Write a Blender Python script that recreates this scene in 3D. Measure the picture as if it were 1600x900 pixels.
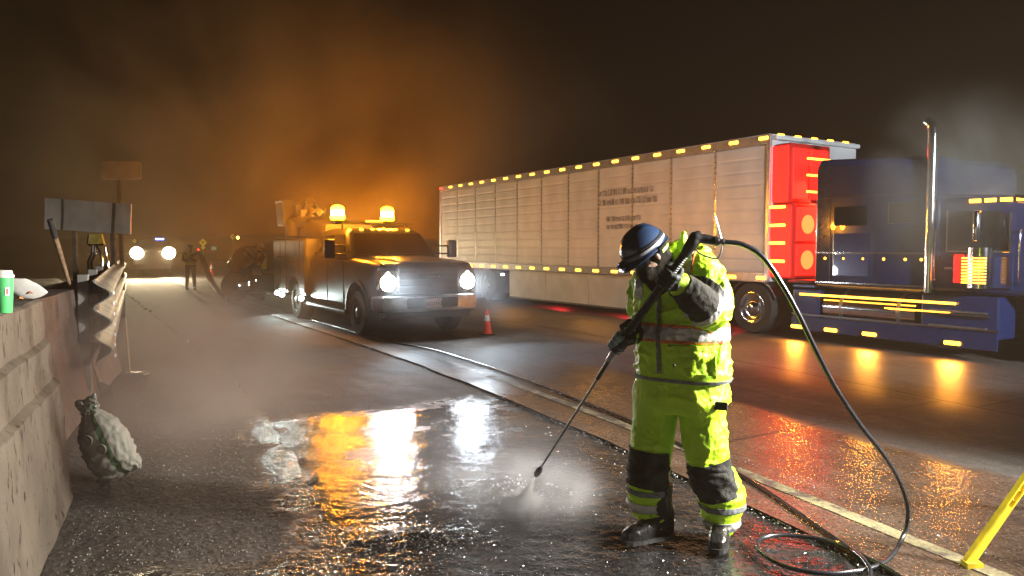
import bpy, bmesh, math, random
from mathutils import Vector, Matrix, noise
R = math.radians
random.seed(7)
for _o in list(bpy.data.objects): bpy.data.objects.remove(_o)
sc = bpy.context.scene
COL = sc.collection

# ---------------------------------------------------------------- camera, sky, exposure
CAM_Z = 1.62; PITCH = math.atan(63 / 1155)
cd = bpy.data.cameras.new('camera'); cam = bpy.data.objects.new('camera', cd); COL.objects.link(cam)
cd.lens = 1155 / 1600 * 36; cd.sensor_width = 36; cd.clip_start = .05; cd.clip_end = 3000
cam.location = (0, 0, CAM_Z); cam.rotation_euler = (math.pi / 2 - PITCH, 0, 0)
sc.camera = cam
sc.view_settings.view_transform = 'Standard'; sc.view_settings.look = 'None'
sc.view_settings.exposure = .3; sc.view_settings.gamma = 1
w = bpy.data.worlds.new('World'); sc.world = w; w.use_nodes = True
bg = w.node_tree.nodes['Background']
bg.inputs[0].default_value = (.62, .34, .15, 1); bg.inputs[1].default_value = .0015      # dark night over a lit city
sc.cycles.volume_bounces = 0
sc.cycles.max_bounces = 6; sc.cycles.transparent_max_bounces = 12
sc.cycles.use_denoising = True
sc.cycles.sample_clamp_indirect = 3.0
sc.cycles.volume_step_rate = 2.0; sc.cycles.volume_max_steps = 64

def ray(px, py):
    F = Vector((0, math.cos(PITCH), -math.sin(PITCH))); U = Vector((0, math.sin(PITCH), math.cos(PITCH)))
    return F + Vector((1, 0, 0)) * ((px - 800) / 1155) + U * ((450 - py) / 1155)
def G(px, py, z=0):
    d = ray(px, py); t = (z - CAM_Z) / d.z; return Vector((d.x * t, d.y * t, z))
def A(px, py, Y):
    d = ray(px, py); t = Y / d.y; return Vector((d.x * t, Y, CAM_Z + d.z * t))

# ---------------------------------------------------------------- materials
def nt(m): return m.node_tree.nodes, m.node_tree.links
def mat(name, col, rough=.5, metal=0, var=.15, vs=8, bump=0, bs=60, col2=None, coat=0, spec=.5, alpha=None, trans=0, emit=0, sheen=0):
    m = bpy.data.materials.new(name); m.use_nodes = True
    N, L = nt(m); b = N['Principled BSDF']
    tc = N.new('ShaderNodeTexCoord')
    n = N.new('ShaderNodeTexNoise'); n.inputs['Scale'].default_value = vs; n.inputs['Detail'].default_value = 6
    L.new(tc.outputs['Object'], n.inputs['Vector'])
    r = N.new('ShaderNodeValToRGB'); L.new(n.outputs['Fac'], r.inputs[0])
    c = Vector(col); d = Vector(col2) if col2 else c * (1 - var * 1.6)
    r.color_ramp.elements[0].position = .36; r.color_ramp.elements[1].position = .66
    r.color_ramp.elements[0].color = (*d, 1); r.color_ramp.elements[1].color = (*c, 1)
    L.new(r.outputs[0], b.inputs['Base Color'])
    mr = N.new('ShaderNodeMapRange'); L.new(n.outputs['Fac'], mr.inputs[0])
    mr.inputs[3].default_value = min(1, rough * 1.3); mr.inputs[4].default_value = rough * .75
    L.new(mr.outputs[0], b.inputs['Roughness'])
    b.inputs['Metallic'].default_value = metal; b.inputs['Coat Weight'].default_value = coat
    b.inputs['Specular IOR Level'].default_value = spec
    if trans: b.inputs['Transmission Weight'].default_value = trans
    if emit:
        b.inputs['Emission Color'].default_value = (*col, 1); b.inputs['Emission Strength'].default_value = emit
    if bump:
        n2 = N.new('ShaderNodeTexNoise'); n2.inputs['Scale'].default_value = bs; n2.inputs['Detail'].default_value = 5
        L.new(tc.outputs['Object'], n2.inputs['Vector'])
        bp = N.new('ShaderNodeBump'); bp.inputs['Strength'].default_value = bump; bp.inputs['Distance'].default_value = .01
        L.new(n2.outputs['Fac'], bp.inputs['Height']); L.new(bp.outputs[0], b.inputs['Normal'])
    return m
def emis(name, col, s):
    m = bpy.data.materials.new(name); m.use_nodes = True
    N, L = nt(m); b = N['Principled BSDF']
    b.inputs['Base Color'].default_value = (*[c * .35 for c in col], 1); b.inputs['Roughness'].default_value = .5
    b.inputs['Emission Color'].default_value = (*col, 1); b.inputs['Emission Strength'].default_value = s
    return m

# ---------------------------------------------------------------- object helpers
def wm(o):
    m = Matrix.Identity(4)
    while o: m = Matrix.LocRotScale(o.location, o.rotation_euler, o.scale) @ m; o = o.parent
    return m
def tag(o, label=None, cat=None, group=None, kind=None):
    if label: o['label'] = label
    if cat: o['category'] = cat
    if group: o['group'] = group
    if kind: o['kind'] = kind
    return o
def thing(name, label, cat, loc=(0, 0, 0), rz=0, group=None):
    o = bpy.data.objects.new(name, None); COL.objects.link(o); o.location = loc; o.rotation_euler = (0, 0, rz)
    o.empty_display_size = .2
    return tag(o, label, cat, group)
def obj(name, bm, m, parent=None, world=False, smooth=None, label=None):
    if isinstance(bm, bmesh.types.BMesh):
        bmesh.ops.recalc_face_normals(bm, faces=bm.faces)
        me = bpy.data.meshes.new(name); bm.to_mesh(me); bm.free()
    else: me = bm
    if world and parent: me.transform(wm(parent).inverted())
    if m and m.name not in [x.name for x in me.materials if x]: me.materials.append(m)
    o = bpy.data.objects.new(name, me); COL.objects.link(o); o.parent = parent
    if smooth is not None:
        me.shade_smooth()
        if smooth < 180:
            me.set_sharp_from_angle(angle=R(smooth))
    if label: o['label'] = label
    return o
def inst(src, name=None, parent=None, loc=None, rot=None, scale=None, label=None):
    o = src.copy(); COL.objects.link(o)
    if name: o.name = name
    if parent: o.parent = parent
    if loc is not None: o.location = loc
    if rot is not None: o.rotation_euler = rot
    if scale is not None: o.scale = scale
    if label: o['label'] = label
    return o
def copy_tree(o, parent=None, **kw):
    c = o.copy(); COL.objects.link(c); c.parent = parent
    for ch in [x for x in bpy.data.objects if x.parent == o]: copy_tree(ch, c)
    return c
BM = bmesh.new
def box(bm, size, loc=(0, 0, 0), rot=None, bev=0, seg=2, M=None):
    mt = Matrix.Translation(loc) @ (rot.to_4x4() if rot is not None else Matrix.Identity(4)) @ Matrix.Diagonal((*size, 1))
    if M: mt = M @ mt
    g = bmesh.ops.create_cube(bm, size=1, matrix=mt)
    if bev:
        es = list({e for v in g['verts'] for e in v.link_edges})
        bmesh.ops.bevel(bm, geom=es, offset=bev, segments=seg, affect='EDGES', profile=.5)
def b2(bm, a, b, bev=0, seg=2, M=None):
    box(bm, [abs(b[i] - a[i]) for i in range(3)], [(a[i] + b[i]) / 2 for i in range(3)], None, bev, seg, M)
def frame(d, up=Vector((0, 0, 1))):
    d = d.normalized()
    if abs(d.dot(up)) > .97: up = Vector((0, 1, 0))
    x = up.cross(d).normalized(); y = d.cross(x).normalized()
    return x, y
def rings(bm, rs, caps=True):
    vs = [[bm.verts.new(p) for p in r] for r in rs]; n = len(rs[0])
    for a, b in zip(vs, vs[1:]):
        for i in range(n): bm.faces.new((a[i], a[(i + 1) % n], b[(i + 1) % n], b[i]))
    if caps:
        bm.faces.new(vs[0][::-1]); bm.faces.new(vs[-1])
def tube(bm, pts, r, seg=10, caps=True, flat=None, up=Vector((0, 0, 1))):
    pts = [Vector(p) for p in pts]
    if not hasattr(r, '__len__'): r = [r] * len(pts)
    rs = []; px = None
    for i, p in enumerate(pts):
        d = (pts[min(i + 1, len(pts) - 1)] - pts[max(i - 1, 0)]).normalized()
        if px is None: x, y = frame(d, up)
        else:
            x = (px - d * px.dot(d)).normalized(); y = d.cross(x)
        px = x
        fl = flat if flat else 1
        rs.append([p + (x * math.cos(a) + y * math.sin(a) * fl) * r[i] for a in [2 * math.pi * k / seg for k in range(seg)]])
    rings(bm, rs, caps)
def cyl(bm, a, b, r, r2=None, seg=16): tube(bm, [a, b], [r, r if r2 is None else r2], seg)
def sph(bm, c, r, s=(1, 1, 1), u=16, v=10, rot=None):
    mt = Matrix.Translation(c) @ (rot.to_4x4() if rot is not None else Matrix.Identity(4)) @ Matrix.Diagonal((r * s[0], r * s[1], r * s[2], 1))
    bmesh.ops.create_uvsphere(bm, u_segments=u, v_segments=v, radius=1, matrix=mt)
def smooth_path(pts, n=8):
    pts = [Vector(p) for p in pts]; out = []
    for i in range(len(pts) - 1):
        p0, p1, p2, p3 = pts[max(i - 1, 0)], pts[i], pts[i + 1], pts[min(i + 2, len(pts) - 1)]
        for k in range(n):
            t = k / n
            out.append(.5 * ((2 * p1) + (p2 - p0) * t + (2 * p0 - 5 * p1 + 4 * p2 - p3) * t * t + (3 * p1 - p0 - 3 * p2 + p3) * t ** 3))
    out.append(pts[-1]); return out
def lathe(bm, prof, seg=24, M=None):
    M = M or Matrix.Identity(4)
    rs = [[M @ Vector((r * math.cos(2 * math.pi * k / seg), r * math.sin(2 * math.pi * k / seg), z)) for k in range(seg)] for r, z in prof]
    rings(bm, rs, True)
def prism(bm, poly, d, M=None):
    """poly: list of Vector (planar), extruded by the vector d"""
    M = M or Matrix.Identity(4)
    a = [bm.verts.new(M @ Vector(p)) for p in poly]; b = [bm.verts.new(M @ (Vector(p) + Vector(d))) for p in poly]
    n = len(a); bm.faces.new(a[::-1]); bm.faces.new(b)
    for i in range(n): bm.faces.new((a[i], a[(i + 1) % n], b[(i + 1) % n], b[i]))
def rrect(hw, z0, z1, r, n=4, yc=0):
    pts = []
    for cx, cz, a0 in ((hw - r, z1 - r, 0), (-hw + r, z1 - r, 90), (-hw + r, z0 + r, 180), (hw - r, z0 + r, 270)):
        for k in range(n + 1):
            a = R(a0 + 90 * k / n); pts.append((yc + cx + r * math.cos(a), cz + r * math.sin(a)))
    return pts
def loftx(bm, secs, n=4):
    """secs: (x, halfwidth, z0, z1, radius[, yc]) rounded rectangles lofted along x"""
    rings(bm, [[Vector((s[0], y, z)) for y, z in rrect(s[1], s[2], s[3], s[4], n, s[5] if len(s) > 5 else 0)] for s in secs])
def boolcut(o, bm):
    me = bpy.data.meshes.new('cut'); bmesh.ops.recalc_face_normals(bm, faces=bm.faces); bm.to_mesh(me); bm.free()
    c = bpy.data.objects.new('cut', me); COL.objects.link(c)
    p = o.parent; o.parent = None
    md = o.modifiers.new('b', 'BOOLEAN'); md.operation = 'DIFFERENCE'; md.object = c; md.solver = 'EXACT'
    bpy.context.view_layer.update()
    dg = bpy.context.evaluated_depsgraph_get()
    nm = bpy.data.meshes.new_from_object(o.evaluated_get(dg)); o.modifiers.clear(); o.data = nm; o.parent = p
    bpy.data.objects.remove(c)
def remesh(bm, voxel, it=3, disp=None):
    bmesh.ops.recalc_face_normals(bm, faces=bm.faces)
    me = bpy.data.meshes.new('t'); bm.to_mesh(me); bm.free()
    o = bpy.data.objects.new('t', me); COL.objects.link(o)
    md = o.modifiers.new('r', 'REMESH'); md.mode = 'VOXEL'; md.voxel_size = voxel; md.adaptivity = 0
    bpy.context.view_layer.update()
    nm = bpy.data.meshes.new_from_object(o.evaluated_get(bpy.context.evaluated_depsgraph_get()))
    bpy.data.objects.remove(o)
    b = BM(); b.from_mesh(nm)
    for _ in range(it): bmesh.ops.smooth_vert(b, verts=b.verts, factor=.5, use_axis_x=True, use_axis_y=True, use_axis_z=True)
    b.normal_update()
    if disp:
        mv = [(v, v.normal * disp(v.co, v.normal)) for v in b.verts]
        for v, d in mv: v.co += d
        bmesh.ops.smooth_vert(b, verts=b.verts, factor=.3, use_axis_x=True, use_axis_y=True, use_axis_z=True)
    b.to_mesh(nm); b.free(); nm.shade_smooth()
    return nm
def cut_part(src, planes, keep, off, thick, name, m, parent, label=None):
    b = BM(); b.from_mesh(src)
    dead = [f for f in b.faces if not keep(f.calc_center_median())]
    bmesh.ops.delete(b, geom=dead, context='FACES')
    for co, no in planes:
        bmesh.ops.bisect_plane(b, geom=b.verts[:] + b.edges[:] + b.faces[:], plane_co=co, plane_no=no, clear_outer=True)
    if not b.faces: b.free(); print('EMPTY CUT', name); return None
    b.normal_update()
    for v in b.verts: v.co += v.normal * off
    me = bpy.data.meshes.new(name); b.to_mesh(me); b.free()
    me.transform(wm(parent).inverted()); me.materials.clear(); me.materials.append(m); me.shade_smooth()
    o = bpy.data.objects.new(name, me); COL.objects.link(o); o.parent = parent
    s = o.modifiers.new('s', 'SOLIDIFY'); s.thickness = thick; s.offset = 1
    if label: o['label'] = label
    return o
def text_mesh(s, size, ext=.002):
    c = bpy.data.curves.new('t', 'FONT'); c.body = s; c.size = size; c.extrude = ext; c.align_x = 'CENTER'; c.align_y = 'CENTER'; c.resolution_u = 3
    o = bpy.data.objects.new('t', c); COL.objects.link(o); bpy.context.view_layer.update()
    me = bpy.data.meshes.new_from_object(o.evaluated_get(bpy.context.evaluated_depsgraph_get())); bpy.data.objects.remove(o); bpy.data.curves.remove(c)
    return me
def lamp(name, kind, loc, col, e, size=.1, aim=None, spot=None, blend=.5, size_y=None, parent=None, spread=170):
    l = bpy.data.lights.new(name, kind); l.color = col; l.energy = e
    if kind == 'AREA':
        l.size = size
        if size_y: l.shape = 'RECTANGLE'; l.size_y = size_y
        l.spread = R(spread)
    else: l.shadow_soft_size = size
    if kind == 'SPOT': l.spot_size = R(spot); l.spot_blend = blend
    o = bpy.data.objects.new(name, l); COL.objects.link(o); o.location = loc
    if aim is not None: o.rotation_euler = (Vector(aim) - Vector(loc)).to_track_quat('-Z', 'Y').to_euler()
    o.parent = parent
    return o

M = {}
M['dark_plastic'] = mat('dark_plastic', (.02, .02, .022), .45, bump=.1)
M['rubber'] = mat('rubber', (.014, .014, .014), .7, bump=.3, bs=40)
M['chrome'] = mat('chrome', (.75, .75, .77), .12, 1, var=.1)
M['steel'] = mat('steel', (.4, .4, .41), .35, .9, var=.25, vs=5)
M['galv'] = mat('galvanised', (.22, .215, .20), .5, .5, var=.3, vs=4, bump=.1, bs=20)
M['alum'] = mat('aluminium', (.8, .77, .72), .5, .1, var=.2, vs=2, bump=.15, bs=3)
M['glass'] = mat('dark_glass', (.012, .012, .014), .06, 0, var=.1, coat=.5)
M['amber'] = emis('amber_lamp', (1, .42, .03), 5)
M['amber_hot'] = emis('amber_beacon', (1, .42, .007), 45)
M['red_lamp'] = emis('red_lamp', (1, .03, .01), 5)
M['head'] = emis('white_headlamp', (.9, .96, 1), 90)
M['head_warm'] = emis('warm_headlamp', (1, .82, .5), 260)
M['work_lamp'] = emis('white_work_lamp', (.85, 1, .95), 25)
M['white_lamp'] = emis('small_white_lamp', (1, .95, .9), 10)
M['blue_lamp'] = emis('blue_lamp', (.1, .2, 1), 12)
M['black'] = mat('black_paint', (.012, .012, .014), .35, bump=.05)
VOL = True; HAZE = .0016
# ---------------------------------------------------------------- road frame
def heading(y):
    t = min(1, max(0, (y - 5) / 7)); return R(23.7 + 7.3 * t)
LINE = []          # (s, x, y, heading)
x_, y_, s_ = 1.71, 4.95, 0.0
back = []
while y_ > -14:
    h_ = heading(y_); x_ += math.sin(h_) * .25; y_ -= math.cos(h_) * .25; s_ -= .25; back.append((s_, x_, y_, h_))
LINE = back[::-1]; x_, y_, s_ = 1.71, 4.95, 0.0
while y_ < 420:
    h_ = heading(y_); LINE.append((s_, x_, y_, h_)); st = .25 if y_ < 40 else 4
    x_ -= math.sin(h_) * st; y_ += math.cos(h_) * st; s_ += st
def road(s, off):
    lo, hi = 0, len(LINE) - 1
    while hi - lo > 1:
        m_ = (lo + hi) // 2
        if LINE[m_][0] <= s: lo = m_
        else: hi = m_
    a, b = LINE[lo], LINE[hi]; t = (s - a[0]) / (b[0] - a[0]); t = max(0, min(1, t))
    x = a[1] + (b[1] - a[1]) * t; y = a[2] + (b[2] - a[2]) * t; h = a[3] + (b[3] - a[3]) * t
    return Vector((x + math.cos(h) * off, y + math.sin(h) * off, 0)), h
def fr(x, n): return noise.noise(Vector((x, n, 0)))
def srange(a, b):
    s, out = a, []
    while s < b:
        out.append(s); s += .02 if -2.2 < s < 3.6 else (.08 if s < 8 and s > -4 else (.25 if s < 35 else 4))
    return out + [b]
def strip(name, offs, s0, s1, z, m, disp=None, kind='structure', jag=None):
    """a sheet along the road; UV holds (offset from the edge line, distance along it)"""
    S = srange(s0, s1) if disp else [s0 + (s1 - s0) * 0] + [q for q in srange(s0, s1)[1:] if 1]
    if not disp:
        S = [s0]; 
        while S[-1] < s1: S.append(min(s1, S[-1] + (.5 if S[-1] < 40 else 4)))
    vs, fs, uv = [], [], []
    for s in S:
        for k, o in enumerate(offs):
            oo = o
            if jag and k in (0, len(offs) - 1): oo = o + jag[0 if k == 0 else 1] * (fr(s * 2.1, 3) + .5 * fr(s * 7, 9))
            p, h = road(s, oo); zz = z(s, oo) if callable(z) else z
            vs.append((p.x, p.y, zz + (disp(p, s, oo) if disp else 0))); uv.append((oo, s))
    n = len(offs)
    for i in range(len(S) - 1):
        for k in range(n - 1): fs.append((i * n + k, i * n + k + 1, (i + 1) * n + k + 1, (i + 1) * n + k))
    me = bpy.data.meshes.new(name); me.from_pydata(vs, [], fs)
    ul = me.uv_layers.new(name='road')
    buf = []
    for l in me.loops: buf += uv[l.vertex_index]
    ul.data.foreach_set('uv', buf)
    me.materials.append(m); me.shade_smooth()
    o = bpy.data.objects.new(name, me); COL.objects.link(o); tag(o, kind=kind); return o

def pave(name, dry, wetc, wet_expr, bump_s, grain, rdry=.8, rwet=.14, film=.35, redder=None):
    """wet_expr(N, L, sep) returns a socket 0..1 for wetness from road coordinates"""
    m = bpy.data.materials.new(name); m.use_nodes = True; N, L = nt(m); b = N['Principled BSDF']
    tc = N.new('ShaderNodeTexCoord'); sep = N.new('ShaderNodeSeparateXYZ'); L.new(tc.outputs['UV'], sep.inputs[0])
    def noi(scale, det=4, rough=.55, vec=None):
        n = N.new('ShaderNodeTexNoise'); n.inputs['Scale'].default_value = scale; n.inputs['Detail'].default_value = det; n.inputs['Roughness'].default_value = rough
        L.new(vec or tc.outputs['Object'], n.inputs['Vector']); return n.outputs['Fac']
    def mth(op, a, bb=None, c=None):
        n = N.new('ShaderNodeMath'); n.operation = op
        for i, v in enumerate((a, bb, c)):
            if v is None: continue
            if isinstance(v, (int, float)): n.inputs[i].default_value = v
            else: L.new(v, n.inputs[i])
        return n.outputs[0]
    def rng(v, a, bb, c=0, d=1):
        n = N.new('ShaderNodeMapRange'); n.interpolation_type = 'SMOOTHSTEP'; L.new(v, n.inputs[0])
        for i, q in enumerate((a, bb, c, d)): n.inputs[i + 1].default_value = q
        return n.outputs[0]
    T = dict(N=N, L=L, noi=noi, mth=mth, rng=rng, u=sep.outputs[0], v=sep.outputs[1])
    wet = wet_expr(T)
    big = noi(.9, 6); fine = noi(grain, 3, .7); mid = noi(9, 5)
    mix = N.new('ShaderNodeMix'); mix.data_type = 'RGBA'
    r1 = N.new('ShaderNodeValToRGB'); L.new(fine, r1.inputs[0])
    r1.color_ramp.elements[0].position = .35; r1.color_ramp.elements[1].position = .7
    r1.color_ramp.elements[0].color = (*[c * .55 for c in dry], 1); r1.color_ramp.elements[1].color = (*[c * 1.25 for c in dry], 1)
    r2 = N.new('ShaderNodeValToRGB'); L.new(fine, r2.inputs[0])
    r2.color_ramp.elements[0].position = .38; r2.color_ramp.elements[1].position = .72
    r2.color_ramp.elements[0].color = (*[c * .5 for c in wetc], 1); r2.color_ramp.elements[1].color = (*[min(1, c * 1.9) for c in wetc], 1)
    L.new(wet, mix.inputs[0]); L.new(r1.outputs[0], mix.inputs[6]); L.new(r2.outputs[0], mix.inputs[7])
    dk = N.new('ShaderNodeMix'); dk.data_type = 'RGBA'; dk.blend_type = 'MULTIPLY'; dk.inputs[0].default_value = .75
    L.new(mix.outputs[2], dk.inputs[6])
    r3 = N.new('ShaderNodeValToRGB'); L.new(big, r3.inputs[0]); r3.color_ramp.elements[0].position = .35; r3.color_ramp.elements[1].position = .62
    r3.color_ramp.elements[0].color = (.45, .43, .42, 1); r3.color_ramp.elements[1].color = (1, 1, 1, 1)
    
    r4 = N.new('ShaderNodeValToRGB'); L.new(noi(5, 6, .7), r4.inputs[0]); r4.color_ramp.elements[0].position = .38; r4.color_ramp.elements[1].position = .6
    r4.color_ramp.elements[0].color = (.55, .53, .5, 1); r4.color_ramp.elements[1].color = (1, 1, 1, 1)
    mps = N.new('ShaderNodeMapping'); mps.inputs['Scale'].default_value = (5, .35, 1); L.new(tc.outputs['UV'], mps.inputs[0])
    r5 = N.new('ShaderNodeValToRGB'); L.new(noi(1.0, 5, .6, mps.outputs[0]), r5.inputs[0]); r5.color_ramp.elements[0].position = .4; r5.color_ramp.elements[1].position = .6
    r5.color_ramp.elements[0].color = (.6, .58, .56, 1); r5.color_ramp.elements[1].color = (1, 1, 1, 1)
    m4 = N.new('ShaderNodeMix'); m4.data_type = 'RGBA'; m4.blend_type = 'MULTIPLY'; m4.inputs[0].default_value = 1; L.new(r3.outputs[0], m4.inputs[6]); L.new(r4.outputs[0], m4.inputs[7])
    m5 = N.new('ShaderNodeMix'); m5.data_type = 'RGBA'; m5.blend_type = 'MULTIPLY'; m5.inputs[0].default_value = 1; L.new(m4.outputs[2], m5.inputs[6]); L.new(r5.outputs[0], m5.inputs[7])
    L.new(m5.outputs[2], dk.inputs[7]); L.new(dk.outputs[2], b.inputs['Base Color'])
    rw = mth('MULTIPLY_ADD', mid, film, rwet)
    ro = N.new('ShaderNodeMix'); L.new(wet, ro.inputs[0]); ro.inputs[2].default_value = rdry; L.new(rw, ro.inputs[3]); L.new(ro.outputs[0], b.inputs['Roughness'])
    vo = N.new('ShaderNodeTexVoronoi'); vo.inputs['Scale'].default_value = grain * .9; L.new(tc.outputs['Object'], vo.inputs['Vector'])
    h = mth('ADD', mth('MULTIPLY', fine, .8), mth('MULTIPLY', vo.outputs['Distance'], .6)); h = mth('ADD', h, mth('MULTIPLY', mid, 1.6))
    bp = N.new('ShaderNodeBump'); bp.inputs['Distance'].default_value = .006; bp.inputs['Strength'].default_value = bump_s; L.new(h, bp.inputs['Height']); L.new(bp.outputs[0], b.inputs['Normal'])
    return m

# milled shoulder: running water in the near eight metres
def wet_shoulder(T):
    n = T['noi'](1.3, 5); v = T['mth']('MULTIPLY_ADD', n, 1.3, T['v']); v = T['mth']('MULTIPLY_ADD', T['noi'](9, 5), .9, v)
    a = T['rng'](v, 4.45, 4.95, 1, 0)
    return T['mth']('MULTIPLY', a, T['rng'](T['noi'](2.2, 4), .30, .5, .45, 1))
def wet_gutter(T):
    n = T['mth']('MULTIPLY_ADD', T['noi'](1.6, 5), 1.5, T['mth']('MULTIPLY', T['v'], .25))
    ed = T['mth']('MULTIPLY', T['rng'](T['mth']('MULTIPLY_ADD', T['noi'](2.6, 4), -.9, T['u']), -3.65, -3.35, 0, 1), T['rng'](T['v'], 3.2, 4.4, 1, 0))
    return T['mth']('MAXIMUM', T['mth']('MAXIMUM', ed, T['rng'](n, .2, 1.15, .6, .1)), T['rng'](T['mth']('MULTIPLY_ADD', T['noi'](1.6, 5), 1.2, T['v']), .5, 1.1, 1, 0))
def wet_lane(T):
    n = T['mth']('MULTIPLY_ADD', T['noi'](.8, 4), .5, T['u'])
    a = T['mth']('MULTIPLY', T['rng'](n, 1.85, 2.1, 1, 0), T['rng'](T['mth']('MULTIPLY_ADD', T['noi'](1.5, 4), 3, T['v']), 4.5, 7.5, 1, .12))
    far = T['rng'](T['mth']('MULTIPLY_ADD', T['noi'](.5, 3), 1.0, T['u']), 3.2, 4.2, 0, .55)
    return T['mth']('MAXIMUM', a, far)
M['shoulder'] = pave('wet_asphalt', (.065, .06, .056), (.03, .03, .031), wet_shoulder, .5, 38, rwet=.045, film=.10)
M['gutter'] = pave('stained_gutter', (.11, .092, .08), (.06, .054, .05), wet_gutter, 1.3, 30, rwet=.06, film=.14, rdry=.85)
M['lane'] = pave('grooved_concrete', (.15, .145, .14), (.12, .085, .065), wet_lane, .5, 48, rwet=.13, film=.22, rdry=.7)
M['paint'] = pave('worn_line_paint', (.36, .31, .17), (.11, .10, .085), lambda T: T['rng'](T['mth']('MULTIPLY_ADD', T['v'], .02, T['noi'](7, 6)), .47, .60), .4, 50, rwet=.3)
M['dirt'] = pave('dirt', (.07, .055, .04), (.05, .04, .03), lambda T: T['rng'](T['noi'](1, 4), .5, .7), .9, 30, rdry=.95, rwet=.6)

gr = BM(); b2(gr, (-900, -300, -1.05), (900, 1500, -.06))
o = obj('ground', gr, M['dirt']); tag(o, kind='structure')
def sh_disp(p, s, off):
    q = Vector((p.x, p.y, 0))
    near = max(.25, min(1, (2.6 - s) / 2.6)); qa = Vector((p.x * .55, p.y * 1.25, 0))
    d = .006 * noise.noise(q * 3.1) + near * (.0040 * noise.noise(qa * 15) + .0034 * noise.noise(qa * 33) + .0018 * noise.noise(q * 60))
    # scraped-up slurry beside the spray
    c = G(660, 835); e = ((p.x - c.x) / .42) ** 2 + ((p.y - c.y) / .16) ** 2
    if e < 4: d += math.exp(-e * 1.6) * (.018 + .022 * noise.noise(q * 14) + .012 * noise.noise(q * 33))
    edge = min(1, (off + 2.85) / .1)
    return d
offs = [-2.84 + .02 * k for k in range(125)] + [-.345]
strip('shoulder_pavement', offs, -6, 150, -.022, M['shoulder'], disp=sh_disp)
def gu_disp(p, s, off):
    near = max(0, min(1, (2.2 - s) / 1.8)); q = Vector((p.x, p.y, 0)); qa = Vector((p.x * .7, p.y * 1.2, 4))
    return near * (.003 * noise.noise(qa * 15) + .0034 * noise.noise(qa * 30) + .0022 * noise.noise(q * 60)) + .004 * noise.noise(q * 2)
strip('gutter_pavement', [-5.2, -4.6] + [-4.3 + .025 * k for k in range(61)], -6, 150, 0, M['gutter'], disp=gu_disp, jag=(0, .13))
def gdisp(z): return z
# broken vertical lip between the gutter and the milled shoulder
vs, fs = [], []
S = [-6 + .06 * k for k in range(700)]
for s in S:
    j = .13 * (fr(s * 2.1, 3) + .5 * fr(s * 7, 9)); p, h = road(s, -2.80 + j); q, h = road(s, -2.775 + j + .025 * fr(s * 9, 1))
    vs += [(p.x, p.y, .0), (q.x, q.y, -.05)]
for i in range(len(S) - 1): fs.append((2 * i, 2 * i + 1, 2 * i + 3, 2 * i + 2))
me = bpy.data.meshes.new('gutter_lip'); me.from_pydata(vs, [], fs); me.materials.append(M['gutter']); o = bpy.data.objects.new('gutter_edge_pavement', me); COL.objects.link(o); tag(o, kind='structure')
strip('shoulder_edge_pavement', [-.36, -.2, 0, .22, .3], -12, 400, 0, M['lane'], jag=(.035, 0))
for i, (o0, o1) in enumerate(((.304, 3.78), (3.8, 7.3), (7.32, 10.9))):
    n = 8; 
    strip('concrete_lane_road', [o0 + (o1 - o0) * k / n for k in range(n + 1)], -12, 400, -.003, M['lane'])
strip('edge_line_marking', [.03, .065, .10, .14], -12, 400, .0045, M['paint'], jag=(.012, .012))
for o0 in (3.74,):
    for k in range(9):
        strip('lane_line_marking', [o0, o0 + .1], -6 + k * 12.2, -6 + k * 12.2 + 3.6, .0045, M['paint'])
# transverse and longitudinal joints in the concrete, filled with dark sealant
jm = mat('joint_sealant', (.012, .011, .01), .6, bump=.5, bs=80)
jb = BM()
for s in [1.0, 5.7, 10.2, 15, 20, 25, 31, -3.4]:
    for o0, o1 in ((.31, 3.75), (3.82, 7.3)):
        a, _ = road(s, o0); c, _ = road(s + .35, o1); d = (c - a).normalized(); nn = Vector((-d.y, d.x, 0)) * .007
        f = [a - nn, c - nn, c + nn, a + nn]; jb.faces.new([jb.verts.new((v.x, v.y, .002)) for v in f])
o = obj('joint_sealant_marking', jb, jm); tag(o, kind='structure')
# loose gravel and flakes along the joint and on the shoulder
def scatter(name, n, place, size, m, label, seed):
    rnd = random.Random(seed); vs, fs = [], []
    for _ in range(n):
        p = place(rnd)
        if p is None: continue
        r = rnd.uniform(*size) * rnd.uniform(.5, 1); k = len(vs)
        a = rnd.uniform(0, 6.28); e = rnd.uniform(.5, 1.5)
        for dx, dy, dz in ((1, 0, 0), (-.4, .8, 0), (-.7, -.7, 0), (0, 0, .9), (.2, .1, -.3)):
            x = dx * e; vs.append((p.x + r * (x * math.cos(a) - dy * math.sin(a)), p.y + r * (x * math.sin(a) + dy * math.cos(a)), p.z + r * .3 + r * dz * rnd.uniform(.6, 1)))
        for f in ((0, 1, 3), (1, 2, 3), (2, 0, 3), (0, 4, 1), (1, 4, 2), (2, 4, 0)): fs.append([k + i for i in f])
    me = bpy.data.meshes.new(name); me.from_pydata(vs, [], fs); me.materials.append(m)
    o = bpy.data.objects.new(name, me); COL.objects.link(o); tag(o, label, None, None, 'stuff'); return o
M['grit'] = mat('wet_grit', (.16, .14, .12), .25, var=.35, vs=40)
M['chips'] = mat('pale_chips', (.3, .27, .22), .5, var=.35, vs=40)
def on_joint(r):
    s = r.uniform(-3, 14); p, _ = road(s, -.36 + r.gauss(0, .035)); p.z = -.012; return p
scatter('joint_gravel', 4200, on_joint, (.004, .011), M['grit'], 'loose wet gravel along the joint beside the edge line', 1)
def on_line(r):
    s = r.uniform(-3, 12); p, _ = road(s, .26 + abs(r.gauss(0, .05))); p.z = 0; return p
scatter('line_gravel', 2200, on_line, (.003, .009), M['grit'], 'dark grit lying along the worn edge line', 2)
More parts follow.
